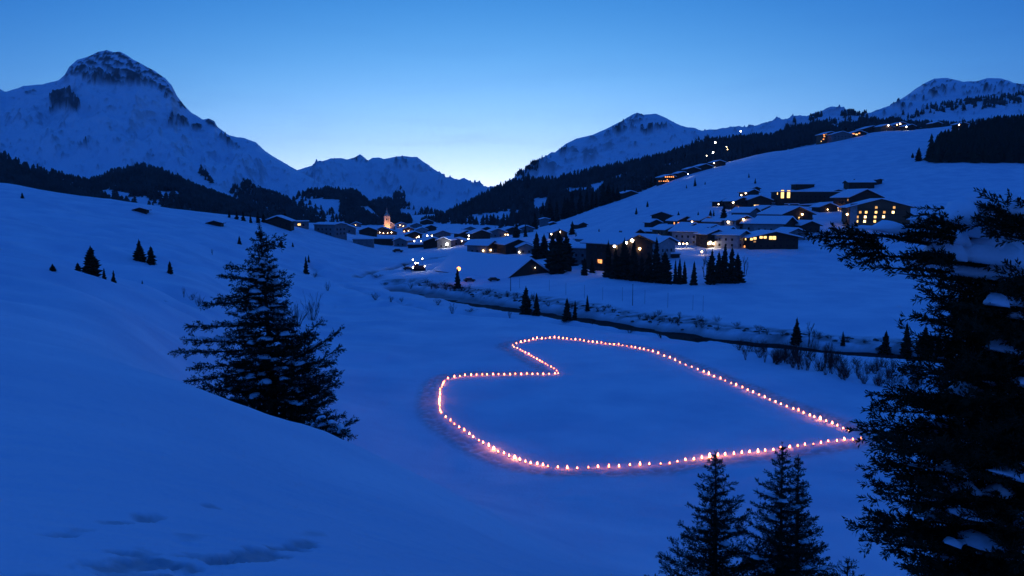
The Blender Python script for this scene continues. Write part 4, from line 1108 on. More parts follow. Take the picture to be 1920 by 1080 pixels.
# --- far village round the church
FAR = [(650, 436, 14, 8, 4, 'plaster_grey', 'grey house behind the big plain building', 8, []), (690, 441, 16, 10, 5, 'wood', 'dark wide house left of the lamp row', 14, []),
       (718, 440, 30, 10, 3.4, 'wood', 'long dark shop front with a row of small lamps below the church', 5, [(705, 435, 'lamp', .45), (712, 436, 'lamp', .35), (719, 437, 'lamp_warm', .35), (727, 437, 'lamp_warm', .35), (734, 436, 'lamp', .35)]),
       (668, 425, 14, 9, 4.5, 'plaster_grey', 'small house faintly lit at the edge of the far village', 10, [(667, 422, 'lamp_warm', .3)]), (753, 427, 14, 10, 5.5, 'plaster', 'pinkish lit house right of the church', 12, [(750, 422.5, 'lamp_warm', .42), (756, 424, 'lamp_warm', .35)]),
       (766, 435, 13, 9, 3.8, 'wood_warm', 'wooden house with warm lamps below the pinkish one', 10, [(758, 434, 'lamp_warm', .36), (766, 433, 'lamp_warm', .36)]), (780, 427, 15, 10, 4, 'plaster_grey', 'grey snow roofed house in the far village', 16, []),
       (800, 421, 20, 10, 5, 'wood', 'wide dark house above the far road', 12, []), (812, 415, 16, 9, 4, 'plaster_grey', 'pale far house with a cool lamp', 20, [(811, 415, 'lamp_white', .4)]),
       (838, 410, 22, 10, 4, 'wood', 'long far house under the wooded ridge', 14, []), (790, 437, 12, 9, 4.4, 'plaster', 'white far house by the village street', 18, []), (805, 433, 14, 10, 4.6, 'wood', 'dark far chalet by the village street', 26, []),
       (775, 447, 14, 10, 4.2, 'wood', 'snow roofed chalet behind the garage', 20, [(781, 447, 'lamp_warm', .3)]), (826, 447, 14, 10, 4.2, 'plaster_grey', 'grey chalet behind the black gable', 24, []),
       (870, 447, 13, 10, 4.4, 'wood', 'dark chalet beside the double street lamps', 30, []), (898, 449, 15, 10, 4.6, 'wood', 'dark roofed house behind the chalet with two door lamps', 24, []),
       (930, 444, 14, 10, 4.4, 'plaster_grey', 'grey house under the wood with one warm window', 18, [(952, 440, 'lamp_warm', .3)]), (957, 440, 14, 9, 4.2, 'wood', 'dark house with a snow roof below the wood', 22, []),
       (985, 436, 12, 9, 4, 'plaster_grey', 'small pale house at the end of the slope', 14, []), (912, 437, 12, 9, 4, 'wood', 'dark hut like house under the trees', 10, []), (880, 436, 13, 9, 4, 'plaster_grey', 'pale house in the village gap', 16, [(869, 439, 'lamp', .3)])]
for i, (px, py, W, L, hw, wall, lab, rot, lmp) in enumerate(FAR):
    house('far%d' % i, px, py, 620, 1500, W, L, hw, lab, rot=rot, pitch=19, wall=wall, lamps=lmp, over=1.1)
# --- houses along the top of the ski slope
TOP = [(1251, 341, 20, 12, 5.0, 'wood', 'lodge with two rows of orange lights half way up the slope edge', 16, [], [(1236 + i * 4.2, 342.5 - i * .7, 'window_orange', 1.7, 1.3) for i in range(5)] + [(1248 + i * 3.6, 331.6, 'window_orange', 1.7, 1.4) for i in range(5)] + [(1251, 337, 'window_orange', 1.4, 1.2)]),
       (1178, 360, 18, 11, 4.2, 'wood', 'dark chalet with a snow roof below the orange lit lodge', 20, [], []), (1296, 325, 15, 10, 4.6, 'wood', 'dark chalet above the orange lit lodge', 14, [], []), (1318, 319, 17, 10, 4.2, 'wood', 'low snow roofed chalet second above the orange lodge', 18, [], []),
       (1345, 312, 15, 10, 4.4, 'wood', 'dark chalet under the trees at the slope edge', 12, [(1339, 284.5, 'lamp_white', .45)], []), (1276, 332, 13, 9, 4, 'wood', 'dark hut like chalet right beside the orange lodge', 22, [], []),
       (1552, 267, 24, 12, 9.0, 'wood_warm', 'tall hotel with warm balconies at the top edge of the slope', 12, [], [(1545, 251, 'window_orange', 2.4, 1.2), (1545.5, 256, 'window_orange', 2.4, 1.2), (1544, 261, 'window_orange', 2.2, 1.2), (1540, 265, 'window_lit', 1.8, 1.2), (1549, 250, 'window_dim', 2, 1.1)]),
       (1574, 263, 26, 12, 6.4, 'plaster_grey', 'long pale wing of the hotel at the top edge', 6, [], []), (1606, 256, 20, 10, 4.0, 'wood', 'chalet with a glowing orange front at the top of the slope', 10, [], [(1600, 251, 'window_orange', 3.2, 1.6), (1606, 252, 'window_lit', 3.2, 1.6), (1611, 250, 'window_orange', 2.6, 1.4)]),
       (1630, 247, 28, 12, 4.4, 'wood', 'wide house with a broad snow roof above the glowing chalet', 14, [], []), (1657, 243, 20, 11, 5.0, 'wood_warm', 'brownish house right of the broad snow roof', 20, [(1665, 235, 'lamp_white', .5)], []),
       (1685, 240, 22, 12, 7.0, 'wood', 'dark house crowned by bright lamps near the top right', 12, [(1682, 222, 'lamp_warm', .55), (1688, 220.5, 'lamp_warm', .55), (1687, 232, 'lamp_white', .5)], []), (1703, 232, 12, 10, 5, 'wood', 'house with a cool lamp right of the bright pair', 16, [(1701, 221, 'lamp_white', .5)], []),
       (1800, 240, 14, 10, 4.0, 'wood', 'lone house with one bright lamp above the black wood', 10, [(1798, 227.5, 'lamp_warm', .6)], []), (1752, 236, 13, 9, 5, 'wood', 'dark house under round trees on the top edge', 14, [], [])]
for i, (px, py, W, L, hw, wall, lab, rot, lmp, lt) in enumerate(TOP):
    house('top%d' % i, px, py, 700, 1090, W, L, hw, lab, rot=rot, pitch=16, wall=wall, lamps=lmp, lit=lt, over=1.2)

# --- church
cp = at(726, 434, 1020); cz = float(gz(cp.x, cp.y)[0])
ch = thing('church', 'old church with a tall floodlit tower above the far village', 'church', (cp.x, cp.y, cz), math.radians(18))
hgt = 31.0
MB().prism_y([(-3.4, -4), (3.4, -4), (3.4, hgt * .62), (-3.4, hgt * .62)], -3.4, 3.4).obj('tower', M['tower_stone'], ch)
MB().box((0, 0, hgt * .62 + .25), (7.4, 7.4, .5)).obj('cornice', M['plaster'], ch)
MB().lathe([(3.3, 0), (3.5, 1.0), (2.9, 2.4), (1.7, 3.6), (1.25, 4.6), (1.5, 5.4), (1.1, 6.4), (.4, 7.6), (.12, 10.2)], 10, (0, 0, hgt * .62 + .5)).obj('onion_dome', M['tower_stone'], ch)
for sx in (-1, 1):
    MB().box((sx * 1.0, -3.42, hgt * .5), (.9, .16, 2.6)).obj('belfry_opening', M['glass'], ch)
cf = MB().lathe([(1.2, 0), (1.2, .12)], 12).obj('clock_face', M['plaster'], ch)
cf.location = (0, -3.42, hgt * .40); cf.rotation_euler = (math.pi / 2, 0, 0)
MB().prism_y([(-5, -4), (5, -4), (5, 6), (0, 11), (-5, 6)], 0, 22).obj('nave', M['plaster'], ch).location = (6, 2, 0)
MB().prism_y([(-5.5, 5.7), (0, 11.2), (5.5, 5.7), (5.5, 6.4), (0, 11.9), (-5.5, 6.4)], -.4, 22.4).obj('nave_roof', M['snow_thing'], ch).location = (6, 2, 0)
# the tower's floodlights, on short posts before it
for k, (dx, dy) in enumerate(((-7, -11), (5, -12))):
    fx, fy = cp.x + dx, cp.y + dy; fz = float(gz(fx, fy)[0])
    fl = thing('floodlight', 'floodlight on a short post aimed at the church tower, %s one' % ('left', 'right')[k], 'floodlight', (fx, fy, fz))
    MB().tube([(0, 0, -.5), (0, 0, 2.5)], .07, 6).obj('post', M['metal'], fl)
    MB().box((0, 0, 2.7), (.7, .4, .5)).obj('lamp_housing', M['metal'], fl)
    ld = bpy.data.lights.new('floodlight', 'SPOT'); ld.energy = 13000; ld.color = (1.0, .42, .16); ld.spot_size = math.radians(95); ld.spot_blend = .5; ld.shadow_soft_size = .3
    lo = link('beam', ld, fl, (0, .45, 2.9))
    lo.rotation_euler = (Vector((cp.x, cp.y, cz + 13)) - Vector((fx, fy + .45, fz + 2.9))).to_track_quat('-Z', 'Y').to_euler()

# ------------------------------------------------------------------ street lamps
LAMPS = {}
LP_POST = MB().tube([(0, 0, -.6), (0, 0, 1)], [.018, .012], 6).mesh('post', M['metal'])
LP_ARM = MB().tube([(0, 0, 0), (0, -.5, .12)], .05, 5).box((0, -.55, .14), (.5, .7, .14)).mesh('lamp_arm', M['metal'])


def street_lamp(px, py, y0, y1, label, hgt=5.0, mat='lamp', r=0.4, group=None, Y=None):
    """Lamp whose light shows at px, py; its foot is on the ground below."""
    if Y is None:
        a, e = ray(px, py)
        Ys = np.exp(np.linspace(math.log(y0), math.log(y1), 500))
        g = e * Ys - gz(a * Ys, Ys) - hgt
        k = np.where((g[:-1] > 0) & (g[1:] <= 0))[0]
        Y = float(Ys[k[0]]) if len(k) else float(Ys[int(np.argmin(np.abs(g)))])
    p = at(px, py, Y); z = float(gz(p.x, p.y)[0]); h = max(1.2, p.z - z)
    t = thing('street_lamp', label, 'street lamp', (p.x, p.y + .6, z), 0, group)
    o = link('post', LP_POST, t); o.scale = (4, 4, h + .25)
    link('lamp_arm', LP_ARM, t, (0, 0, h + .28))
    me, k = bulb(mat, r)
    b = link('bulb', me, t, (0, -.6, h)); b.scale = (k, k, k)
    return t


for a in [(838, 458, 430, 640, 'big round white lamp in front of the grey chalet', 2.6, 'lamp_white', .75), (785, 444, 600, 900, 'leftmost lamp of the bright street above the garage', 5, 'lamp', .42), (797, 450, 500, 760, 'lamp low by the snow covered garage', 3, 'lamp', .4),
          (801, 442, 600, 900, 'upper lamp of the cluster by the village street', 5, 'lamp_white', .42), (803, 447, 560, 800, 'brightest warm lamp of the street cluster', 4, 'lamp_warm', .55), (810, 442, 600, 900, 'right lamp of the street cluster', 5, 'lamp', .45), (790, 452, 500, 700, 'lamp just above the snow garage roof', 3.2, 'lamp_warm', .42),
          (777, 452, 500, 700, 'lamp left of the snow garage', 3, 'lamp', .35), (879, 442, 600, 900, 'upper of two lamps one above the other', 6, 'lamp_white', .42), (878, 448, 560, 800, 'lower of two lamps one above the other', 4, 'lamp', .42), (866, 452, 480, 700, 'warm lamp at the end of the long low grey house', 3, 'lamp_warm', .4),
          (952, 440, 560, 900, 'warm lamp under the wood above the hall', 4, 'lamp_warm', .4), (1141, 367, 760, 960, 'white lamp on the edge of the slope among spruces', 5, 'lamp_white', .4), (1341, 267, 900, 1080, 'brightest white lamp in the wood below the ridge', 14, 'lamp_white', .8),
          (1389, 246, 950, 1100, 'white lamp standing on the skyline ridge', 20, 'lamp_white', .75), (1337, 286, 900, 1080, 'white lamp below the brightest one in the wood', 8, 'lamp_white', .75), (1364, 280, 900, 1080, 'warm lamp right of the two white ones in the wood', 8, 'lamp_warm', .45), (1362, 275, 900, 1080, 'small lamp above the warm one in the wood', 9, 'lamp', .35),
          (1325, 292, 880, 1060, 'faint lamp left of the wood lamps', 6, 'lamp', .3), (1290, 326, 800, 1000, 'dim white lamp by the chalets above the orange lodge', 4, 'lamp_white', .35), (1606, 388, 470, 600, 'lamp in front of the steep roofed dark chalet', 3.2, 'lamp_warm', .5),
          (1274, 457, 390, 470, 'left parking lamp of three below the orange gable', 2.4, 'lamp', .36), (1281, 457, 390, 470, 'middle parking lamp of three below the orange gable', 2.4, 'lamp_warm', .36), (1288, 457, 390, 470, 'right parking lamp of three below the orange gable', 2.4, 'lamp', .36), (1269, 451, 390, 480, 'single lamp above the three parking lamps', 4, 'lamp', .3),
          (1316, 472, 360, 440, 'low lamp in the snow below the bright porch', 1.6, 'lamp_warm', .4), (1644, 388, 480, 640, 'lamp on the path above the hotel roof', 7, 'lamp_warm', .4), (1835, 450, 330, 440, 'warm lamp glimpsed through the big right tree', 4, 'lamp_warm', .55), (1833, 419, 400, 560, 'small cool lamp glimpsed between the right tree branches', 4, 'lamp_white', .4),
          (774, 487, 380, 520, 'small lamp above the work vehicle by the stream', 4, 'lamp_white', .28), (860, 504, 300, 380, 'orange lamp beyond the lone spruce on the stream bank', 6.5, 'lamp_orange', .75), (792, 485, 380, 560, 'small lamp by the snowy road above the work vehicle', 3, 'lamp', .25)]:
    street_lamp(*a)

# thin poles across the snow field, two of them stout
POLES = [(958, 545, 25, 0), (1030, 545, 20, 0), (1061, 553, 22, 0), (1096, 559, 24, 0), (1130, 563, 24, 0), (1167, 565, 26, 0), (1186, 573, 40, 1), (1209, 570, 26, 0), (1252, 577, 28, 0), (1299, 582, 28, 0), (1318, 585, 30, 0), (957, 546, 26, 1), (974, 540, 18, 0)]
for i, (px, py, h, stout) in enumerate(POLES):
    p = ground_at(px, py, 200, 330); hm = h * p.y / F_PX
    t = tag(link('pole', MB().tube([(0, 0, -.5), (0, 0, hm)], [.11, .07] if stout else [.045, .035], 5).lathe([(.13, 0), (.13, .12)] if stout else [(.06, 0), (.06, .08)], 6, (0, 0, hm)).mesh('pole', M['wood'])), None, 'pole')
    t.location = p
    if stout: t['label'] = ['stout pole standing alone in the snow below the hall', 'stout pole in the middle of the snow field below the dark spruces'][0 if px < 1000 else 1]
    else: t['label'] = 'thin pole of the line across the snow field beyond the stream'; t['group'] = 'thin poles across the snow field'

# work vehicle by the stream, lamps on
vp = ground_at(786, 507, 330, 480)
v = thing('work_vehicle', 'tracked work vehicle with bright lamps beside the stream', 'vehicle', vp, math.radians(10))
MB().box((0, 0, 1.35), (5.4, 2.3, .9)).box((1.1, 0, 2.0), (2.6, 2.1, .5)).obj('body', M['vehicle'], v)
cb = MB().prism_y([(-2.2, 1.82), (-.2, 1.82), (-.4, 3.2), (-1.8, 3.2)], -1, 1).obj('cab', M['vehicle'], v)
link('windscreen', MB().box((-1.1, -1.03, 2.6), (1.1, .05, .8)).mesh('windscreen', M['glass']), cb)
for s in (-1, 1): MB().prism_y([(-2.9, .35), (-2.4, 0), (2.4, 0), (2.9, .35), (2.6, .85), (-2.6, .85)], s * .95 - .35, s * .95 + .35).obj('track', M['rubber'], v)
MB().prism_y([(-3.6, .1), (-3.2, 0), (-3.3, 1.3), (-3.7, 1.4)], -1.8, 1.8).obj('plough_blade', M['metal'], v)
for lx, ly, lz, m, r in ((-1.6, -1.1, 3.35, 'lamp_white', .27), (-.5, -1.1, 3.35, 'lamp_white', .2), (2.5, -1.2, 1.9, 'lamp_white', .2), (-2.75, -.9, 1.7, 'lamp_warm', .22)):
    me, k = bulb(m, r); o = link('headlight', me, v, (lx, ly, lz)); o.scale = (k, k, k)
v2 = ground_at(765, 506, 330, 480)
t2 = thing('parked_car', 'dark car parked left of the work vehicle by the stream', 'car', v2, math.radians(12))
MB().prism_y([(-2.2, .35), (2.2, .35), (2.25, .8), (1.2, .95), (.7, 1.5), (-1.2, 1.5), (-1.9, .95), (-2.25, .85)], -.85, .85).obj('body', M['vehicle'], t2)
for sx in (-1.35, 1.35):
    for sy in (-.8, .8):
        w = MB().lathe([(.34, -.1), (.34, .1)], 12).obj('wheel', M['rubber'], t2); w.location = (sx, sy, .34); w.rotation_euler = (math.pi / 2, 0, 0)
MB().prism_y([(-1.1, 1.515), (.66, 1.515), (.4, 1.72), (-.9, 1.72)], -.8, .8).obj('snow_cover', M['snow_thing'], t2)
me, k = bulb('lamp_white', .22); o = link('headlight', me, t2, (2.28, -.6, .75)); o.scale = (k, k, k)
for (px, py, lab) in ((746, 473, 'dark snow capped car parked on the white bank below the village'), (926, 527, 'dark car half buried in snow in front of the hall'), (880, 528, 'low dark car under snow right of the lone stream spruce')):
    p = ground_at(px, py, 260, 620); s = 1.5 if py < 500 else 1.0
    t = thing('parked_car', lab, 'car', p, math.radians(15)); t.scale = (s, s, s)
    for c in t2.children:
        if c.name.startswith('headlight'): continue
        k2 = c.copy(); COL.objects.link(k2); k2.parent = t

# large stones along the stream
rs = np.random.RandomState(8)
def boulder(r):
    V = []; F_ = []
    n, mrows = 7, 4
    for i in range(mrows):
        ph = math.pi * (i + .35) / (mrows + .2) * .62
        for k in range(n):
            q = 2 * math.pi * k / n; j = r.uniform(.75, 1.2)
            V.append((math.sin(ph) * math.cos(q) * j, math.sin(ph) * math.sin(q) * j, math.cos(ph) * .8 * r.uniform(.85, 1.1)))
    V.append((0, 0, .85))
    for i in range(mrows - 1):
        for k in range(n): F_.append((i * n + k, (i + 1) * n + k, (i + 1) * n + (k + 1) % n, i * n + (k + 1) % n))
    T = [(k, (k + 1) % n, len(V) - 1) for k in range(n)]
    return mesh_np('boulder', np.array(V), [np.array(F_), np.array(T)], M['stone'])
BOUL = [boulder(rs) for _ in range(4)]
cnt = 0
for (x1, y1), (x2, y2) in zip(STREAM[:-1], STREAM[1:]):
    L = math.hypot(x2 - x1, y2 - y1); nx, ny = -(y2 - y1) / L, (x2 - x1) / L
    for k in range(int(L / 1.25)):
        t = rs.rand(); off = -rs.uniform(6.5, 13.5) if rs.rand() < .9 else rs.uniform(4, 6)
        x = x1 + (x2 - x1) * t + nx * off; y = y1 + (y2 - y1) * t + ny * off
        if not (-60 < x < 95): continue
        s = rs.uniform(.25, .75)
        o = link('boulder', BOUL[rs.randint(4)], None, (x, y, float(gz(x, y)[0]) - .25 * s)); o.scale = (s * 1.4, s, s * .85); o.rotation_euler = (0, 0, rs.rand() * 6)
        tag(o, 'dark stone lying along the snowy far bank of the stream', 'stone', 'stones along the stream'); cnt += 1
# ------------------------------------------------------------------ bare bushes and shrubs
def bush_mesh(seed, stems=16, forks=3, spread=0.5, thick=0.012):
    r = random.Random(seed); m = MB()

    def grow(p, d, L, rad, depth):
        q = p + d * L
        mid = p + d * L * .5 + Vector((r.uniform(-1, 1), r.uniform(-1, 1), 0)) * L * .06
        m.tube([p, mid, q], [rad, rad * .8, rad * .55], 3, False)
        if depth:
            for k in range(r.choice((2, 2, 3))):
                t = r.uniform(.45, 1.0); dd = (d + Vector((r.uniform(-1, 1), r.uniform(-1, 1), r.uniform(-.1, .7))) * .55).normalized()
                grow(p + d * L * t, dd, L * r.uniform(.45, .7), rad * .6, depth - 1)
    for s in range(stems):
        a = r.uniform(0, 6.28); b = r.uniform(0, 1) ** .6 * spread
        base = Vector((math.cos(a), math.sin(a), 0)) * r.uniform(0, .12)
        d = Vector((math.cos(a) * b, math.sin(a) * b, 1)).normalized()
        grow(base, d, r.uniform(.3, .55), thick * r.uniform(.7, 1.3), forks)
    return m.mesh('twigs', M['twig'])


BUSH = [bush_mesh(1, 14, 3, .5, .009), bush_mesh(2, 18, 3, .75, .008), bush_mesh(3, 10, 3, .35, .010), bush_mesh(4, 20, 3, .9, .008)]
_bi = 0


def bush(px, py, hpx, wpx, y0, y1, label, group=None, k=None, name='bare_bush'):
    global _bi
    p = ground_at(px, py, y0, y1); h = hpx * p.y / F_PX; w = wpx * p.y / F_PX
    o = link(name, BUSH[_bi % 4 if k is None else k], None, p - Vector((0, 0, .05))); _bi += 1
    o.scale = (w / 1.1, w / 1.1, h); o.rotation_euler = (0, 0, _bi * 1.7)
    return tag(o, label, 'bush', group)


for a in [(848, 588, 26, 26, 160, 300, 'leafless round bush standing out on the rim of the field'), (705, 562, 18, 30, 200, 340, 'pale leafless bush by the sunken lane'), (732, 566, 13, 30, 200, 340, 'flat leafless bush right of the pale one by the lane'), (753, 566, 14, 12, 200, 340, 'small upright bare bush beside the lane'),
          (614, 545, 22, 20, 220, 340, 'thin bare shrub on the curve of the snowy track'), (956, 596, 22, 14, 170, 290, 'bare sapling beside the stream row'), (820, 572, 14, 40, 180, 300, 'low straggling bushes before the round bush'), (880, 584, 9, 40, 160, 300, 'low twigs in the snow right of the round bush'),
          (585, 600, 62, 60, 110, 200, 'large leafless shrub behind the big left spruce'), (560, 612, 56, 56, 105, 190, 'bare shrub tangled behind the big left spruce'), (345, 566, 24, 14, 120, 220, 'thin dark shrub left of the big spruce on the hillside'), (372, 574, 30, 26, 115, 210, 'bare shrub at the left of the big spruce'),
          (360, 570, 18, 30, 115, 210, 'low bare shrub among the shrubs left of the big spruce'), (310, 568, 7, 10, 115, 220, 'tiny twig tuft in the snow on the left hillside'), (398, 478, 14, 10, 240, 420, 'tiny bare bush left of the spruce top'), (145, 522, 22, 30, 120, 220, 'bare twigs at the foot of the bushy spruce on the left'), (590, 520, 14, 24, 240, 400, 'bare scrub right of the slim spruce on the bend'),
          (705, 520, 8, 40, 280, 440, 'scrub along the little brook, left part'), (760, 500, 8, 40, 300, 500, 'scrub along the little brook, right part'), (720, 535, 10, 22, 260, 400, 'bare bush where brook and stream meet'), (770, 541, 14, 20, 240, 380, 'dark bush at the start of the stream')]:
    bush(*a)
_tk = random.Random(17); _n_t = 0
while _n_t < 120:
    px, py = _tk.uniform(1385, 1730), _tk.uniform(652, 738)
    if not inside(np.array([px]), np.array([py]), [(1385, 652), (1500, 664), (1640, 684), (1725, 690), (1728, 738), (1610, 718), (1480, 694), (1395, 676)])[0]: continue
    bush(px, py, _tk.uniform(18, 46) * (1.15 if 1460 < px < 1570 else .85), _tk.uniform(22, 44), 100, 200, 'leafless brown shrub in the thicket between the heart and the stream', 'shrubs in the thicket by the stream'); _n_t += 1
for _i in range(70):
    _t = _tk.random(); _k = int(_t * (len(STREAM_PX) - 3)) + 1; _f = _tk.random(); (x1, y1), (x2, y2) = STREAM_PX[_k], STREAM_PX[_k + 1]
    px = x1 + (x2 - x1) * _f; py = y1 + (y2 - y1) * _f - _tk.uniform(7, 17)
    bush(px, py, _tk.uniform(8, 17), _tk.uniform(14, 30), 120, 330, 'dark leafless brush on the far bank of the stream', 'brush along the far stream bank')
for i, (px, py, h, w) in enumerate([(1060, 606, 12, 30), (1110, 608, 12, 30), (1180, 624, 12, 40), (1240, 634, 14, 44), (1300, 640, 13, 50), (1150, 586, 12, 26), (1235, 590, 13, 24), (1275, 597, 16, 22), (1312, 603, 20, 22), (1345, 603, 14, 30), (1380, 612, 12, 30), (1420, 618, 12, 30), (1142, 578, 13, 16)]):
    bush(px, py, h, w, 130, 290, 'low leafless scrub along the banks of the stream', 'scrub along the stream banks')
# larger bare trees
TREE_BARE = [bush_mesh(21, 3, 5, .12, .02), bush_mesh(22, 4, 5, .2, .016)]
for px, py, h, y0, y1, lab, k in [(1516, 650, 64, 150, 230, 'bare leafless tree at the right bend of the stream', 0), (1325, 520, 64, 240, 340, 'bare tree above the right clump of spruces', 1), (1395, 515, 46, 240, 360, 'thin bare tree at the right end of the spruce clump', 0), (1120, 508, 40, 270, 380, 'bare tree before the orange lit entrance', 1), (1240, 520, 60, 240, 340, 'bare tree among the close spruce row', 0)]:
    p = ground_at(px, py, y0, y1); hh = h * p.y / F_PX
    o = link('bare_tree', TREE_BARE[k], None, p - Vector((0, 0, .1))); o.scale = (hh * .85, hh * .85, hh * .8)
    tag(o, lab, 'tree')

# ------------------------------------------------------------------ near spruces, branch by branch
def needle_blades(P0, P1, rng, dens, nl, nw, up=0.25):
    """Blades around twig segments P0->P1 (arrays), returns vertices and triangles."""
    D = P1 - P0; L = np.linalg.norm(D, axis=1); D = D / np.maximum(L, 1e-6)[:, None]
    cnt = np.maximum(2, (L * dens).astype(int))
    idx = np.repeat(np.arange(len(L)), cnt); n = len(idx)
    t = rng.rand(n)
    base = P0[idx] + D[idx] * (L[idx] * t)[:, None]
    R = rng.normal(size=(n, 3)); d = D[idx]
    R -= (R * d).sum(1)[:, None] * d; R /= np.maximum(np.linalg.norm(R, axis=1), 1e-6)[:, None]
    dirv = d * rng.uniform(.55, 1.0, n)[:, None] + R * rng.uniform(.5, .95, n)[:, None]
    dirv[:, 2] += up * rng.uniform(0, 1, n)
    dirv /= np.linalg.norm(dirv, axis=1)[:, None]
    side = np.cross(dirv, R); side /= np.maximum(np.linalg.norm(side, axis=1), 1e-6)[:, None]
    side2 = np.cross(dirv, side); ang = rng.rand(n) * 3.14
    sd = side * np.cos(ang)[:, None] + side2 * np.sin(ang)[:, None]
    ln = nl * rng.uniform(.6, 1.15, n)[:, None]; w = nw * rng.uniform(.7, 1.2, n)[:, None]
    V = np.stack([base - sd * w / 2, base + dirv * ln * .55 + sd * w / 2, base + dirv * ln], 1).reshape(-1, 3)
    Fc = np.arange(n * 3).reshape(-1, 3)
    return V, Fc


def branch_geo(pts, rng, twig_len, twig_gap, dens, nl, nw, droop, second=True, bare=0.12, flat=.45):
    """One bough: axis polyline, side twigs in a flattish fan, needles all along. -> V, F, axis points"""
    pts = np.asarray(pts, float)
    seg = np.linalg.norm(np.diff(pts, axis=0), axis=1); cum = np.concatenate([[0], np.cumsum(seg)]); Lt = cum[-1]
    n_ax = max(6, int(Lt / 0.12))
    s = np.linspace(0, Lt, n_ax)
    ax = np.stack([np.interp(s, cum, pts[:, i]) for i in range(3)], 1)
    P0 = [ax[i] for i in range(int(n_ax * bare), n_ax - 1)]; P1 = [ax[i + 1] for i in range(int(n_ax * bare), n_ax - 1)]
    k = 0; d = Lt * bare
    while d < Lt * .98:
        i = min(n_ax - 2, int(d / Lt * (n_ax - 1)))
        T = ax[i + 1] - ax[i]; T /= np.linalg.norm(T) + 1e-9
        S = np.cross(T, (0, 0, 1)); S /= np.linalg.norm(S) + 1e-9
        U = np.cross(S, T)
        tt = d / Lt
        tl = twig_len * (1.12 - tt) ** .55 * min(1, .35 + 2.2 * tt) * rng.uniform(.65, 1.2) + twig_len * .1
        sg = 1 if k % 2 else -1
        w = T * rng.uniform(.65, 1.0) + S * sg * rng.uniform(.5, .95) + U * rng.uniform(-flat, flat) * .8
        w /= np.linalg.norm(w)
        a = ax[i]; m = a + w * tl * .55; e = m + (w + np.array((0, 0, -droop * rng.uniform(.2, 1.2)))) * tl * .45
        P0 += [a, m]; P1 += [m, e]
        if second and tl > twig_len * .45:
            for q in (.35, .6, .8):
                w2 = w * .8 + T * .3 + S * rng.uniform(-.8, .8) + U * rng.uniform(-.5, .35); w2 /= np.linalg.norm(w2)
                b = a + w * tl * q; P0.append(b); P1.append(b + w2 * tl * rng.uniform(.25, .42))
        d += twig_gap * rng.uniform(.6, 1.3); k += 1
    V, Fc = needle_blades(np.array(P0), np.array(P1), rng, dens, nl, nw)
    # woody axis
    m = MB(); r0 = .012 + .010 * Lt; m.tube([Vector(p) for p in ax[::max(1, n_ax // 7)]], [r0 * (1 - .85 * j / (len(ax[::max(1, n_ax // 7)]) - 1)) for j in range(len(ax[::max(1, n_ax // 7)]))], 4)
    return V, Fc, m, ax


def bough(parent, pts, rng, mat='needle', **kw):
    V, Fc, m, ax = branch_geo(pts, rng, **kw)
    nv = len(V)
    V = np.concatenate([V, np.array(m.v)])
    quads = np.array([f for f in m.f if len(f) == 4]) + nv
    o = link('branch', mesh_np('branch', V, [Fc, quads], M[mat]), parent)
    return o, ax


def snow_pad(parent, ax, t0, t1, width, thick, rng, lift=0.03):
    """Snow lying along the top of a bough: a lumpy rounded cushion."""
    n = len(ax); i0, i1 = int(t0 * (n - 1)), max(int(t0 * (n - 1)) + 3, int(t1 * (n - 1)))
    P = ax[i0:i1 + 1]
    if len(P) < 3: return
    K = max(7, min(26, len(P))); s = np.linspace(0, len(P) - 1, K)
    P = np.stack([np.interp(s, np.arange(len(P)), P[:, i]) for i in range(3)], 1)
    T = np.gradient(P, axis=0); T /= np.linalg.norm(T, axis=1)[:, None]
    S = np.cross(T, (0, 0, 1.0)); S /= np.maximum(np.linalg.norm(S, axis=1), 1e-6)[:, None]
    u = np.linspace(0, 1, K); prof = np.clip(1 - np.abs(2 * u - 1) ** 2.6, .02, 1) ** .55
    ns = 9; V = []
    ph = rng.rand() * 20
    for i in range(K):
        lump = .72 + .34 * math.sin(ph + i * 1.15) + .2 * math.sin(ph * 3.1 + i * 2.3) + rng.uniform(-.14, .14)
        w = width * prof[i] * max(.25, lump); h = thick * prof[i] * max(.3, lump + .2 * math.sin(ph * 2 + i * .9))
        for k in range(ns):
            q = math.pi * (k / (ns - 1)) if k < ns else 0
            x = math.cos(q) * w / 2; z = math.sin(q) ** .8 * h
            zdown = -abs(math.cos(q)) ** 3 * h * .25
            V.append(P[i] + S[i] * (x * (1 + rng.uniform(-.14, .14)) + width * .16 * math.sin(ph * 1.7 + i * .8)) + np.array((0, 0, lift + z * (1 + rng.uniform(-.12, .12)) + zdown)))
    F_ = [(i * ns + k, i * ns + (k + 1), (i + 1) * ns + (k + 1), (i + 1) * ns + k) for i in range(K - 1) for k in range(ns - 1)]
    F_ += [(i * ns + ns - 1, i * ns, (i + 1) * ns, (i + 1) * ns + ns - 1) for i in range(K - 1)]
    return link('snow_pad', mesh_np('snow_pad', np.array(V), [np.array(F_)], M['snow_thing'], True), parent)


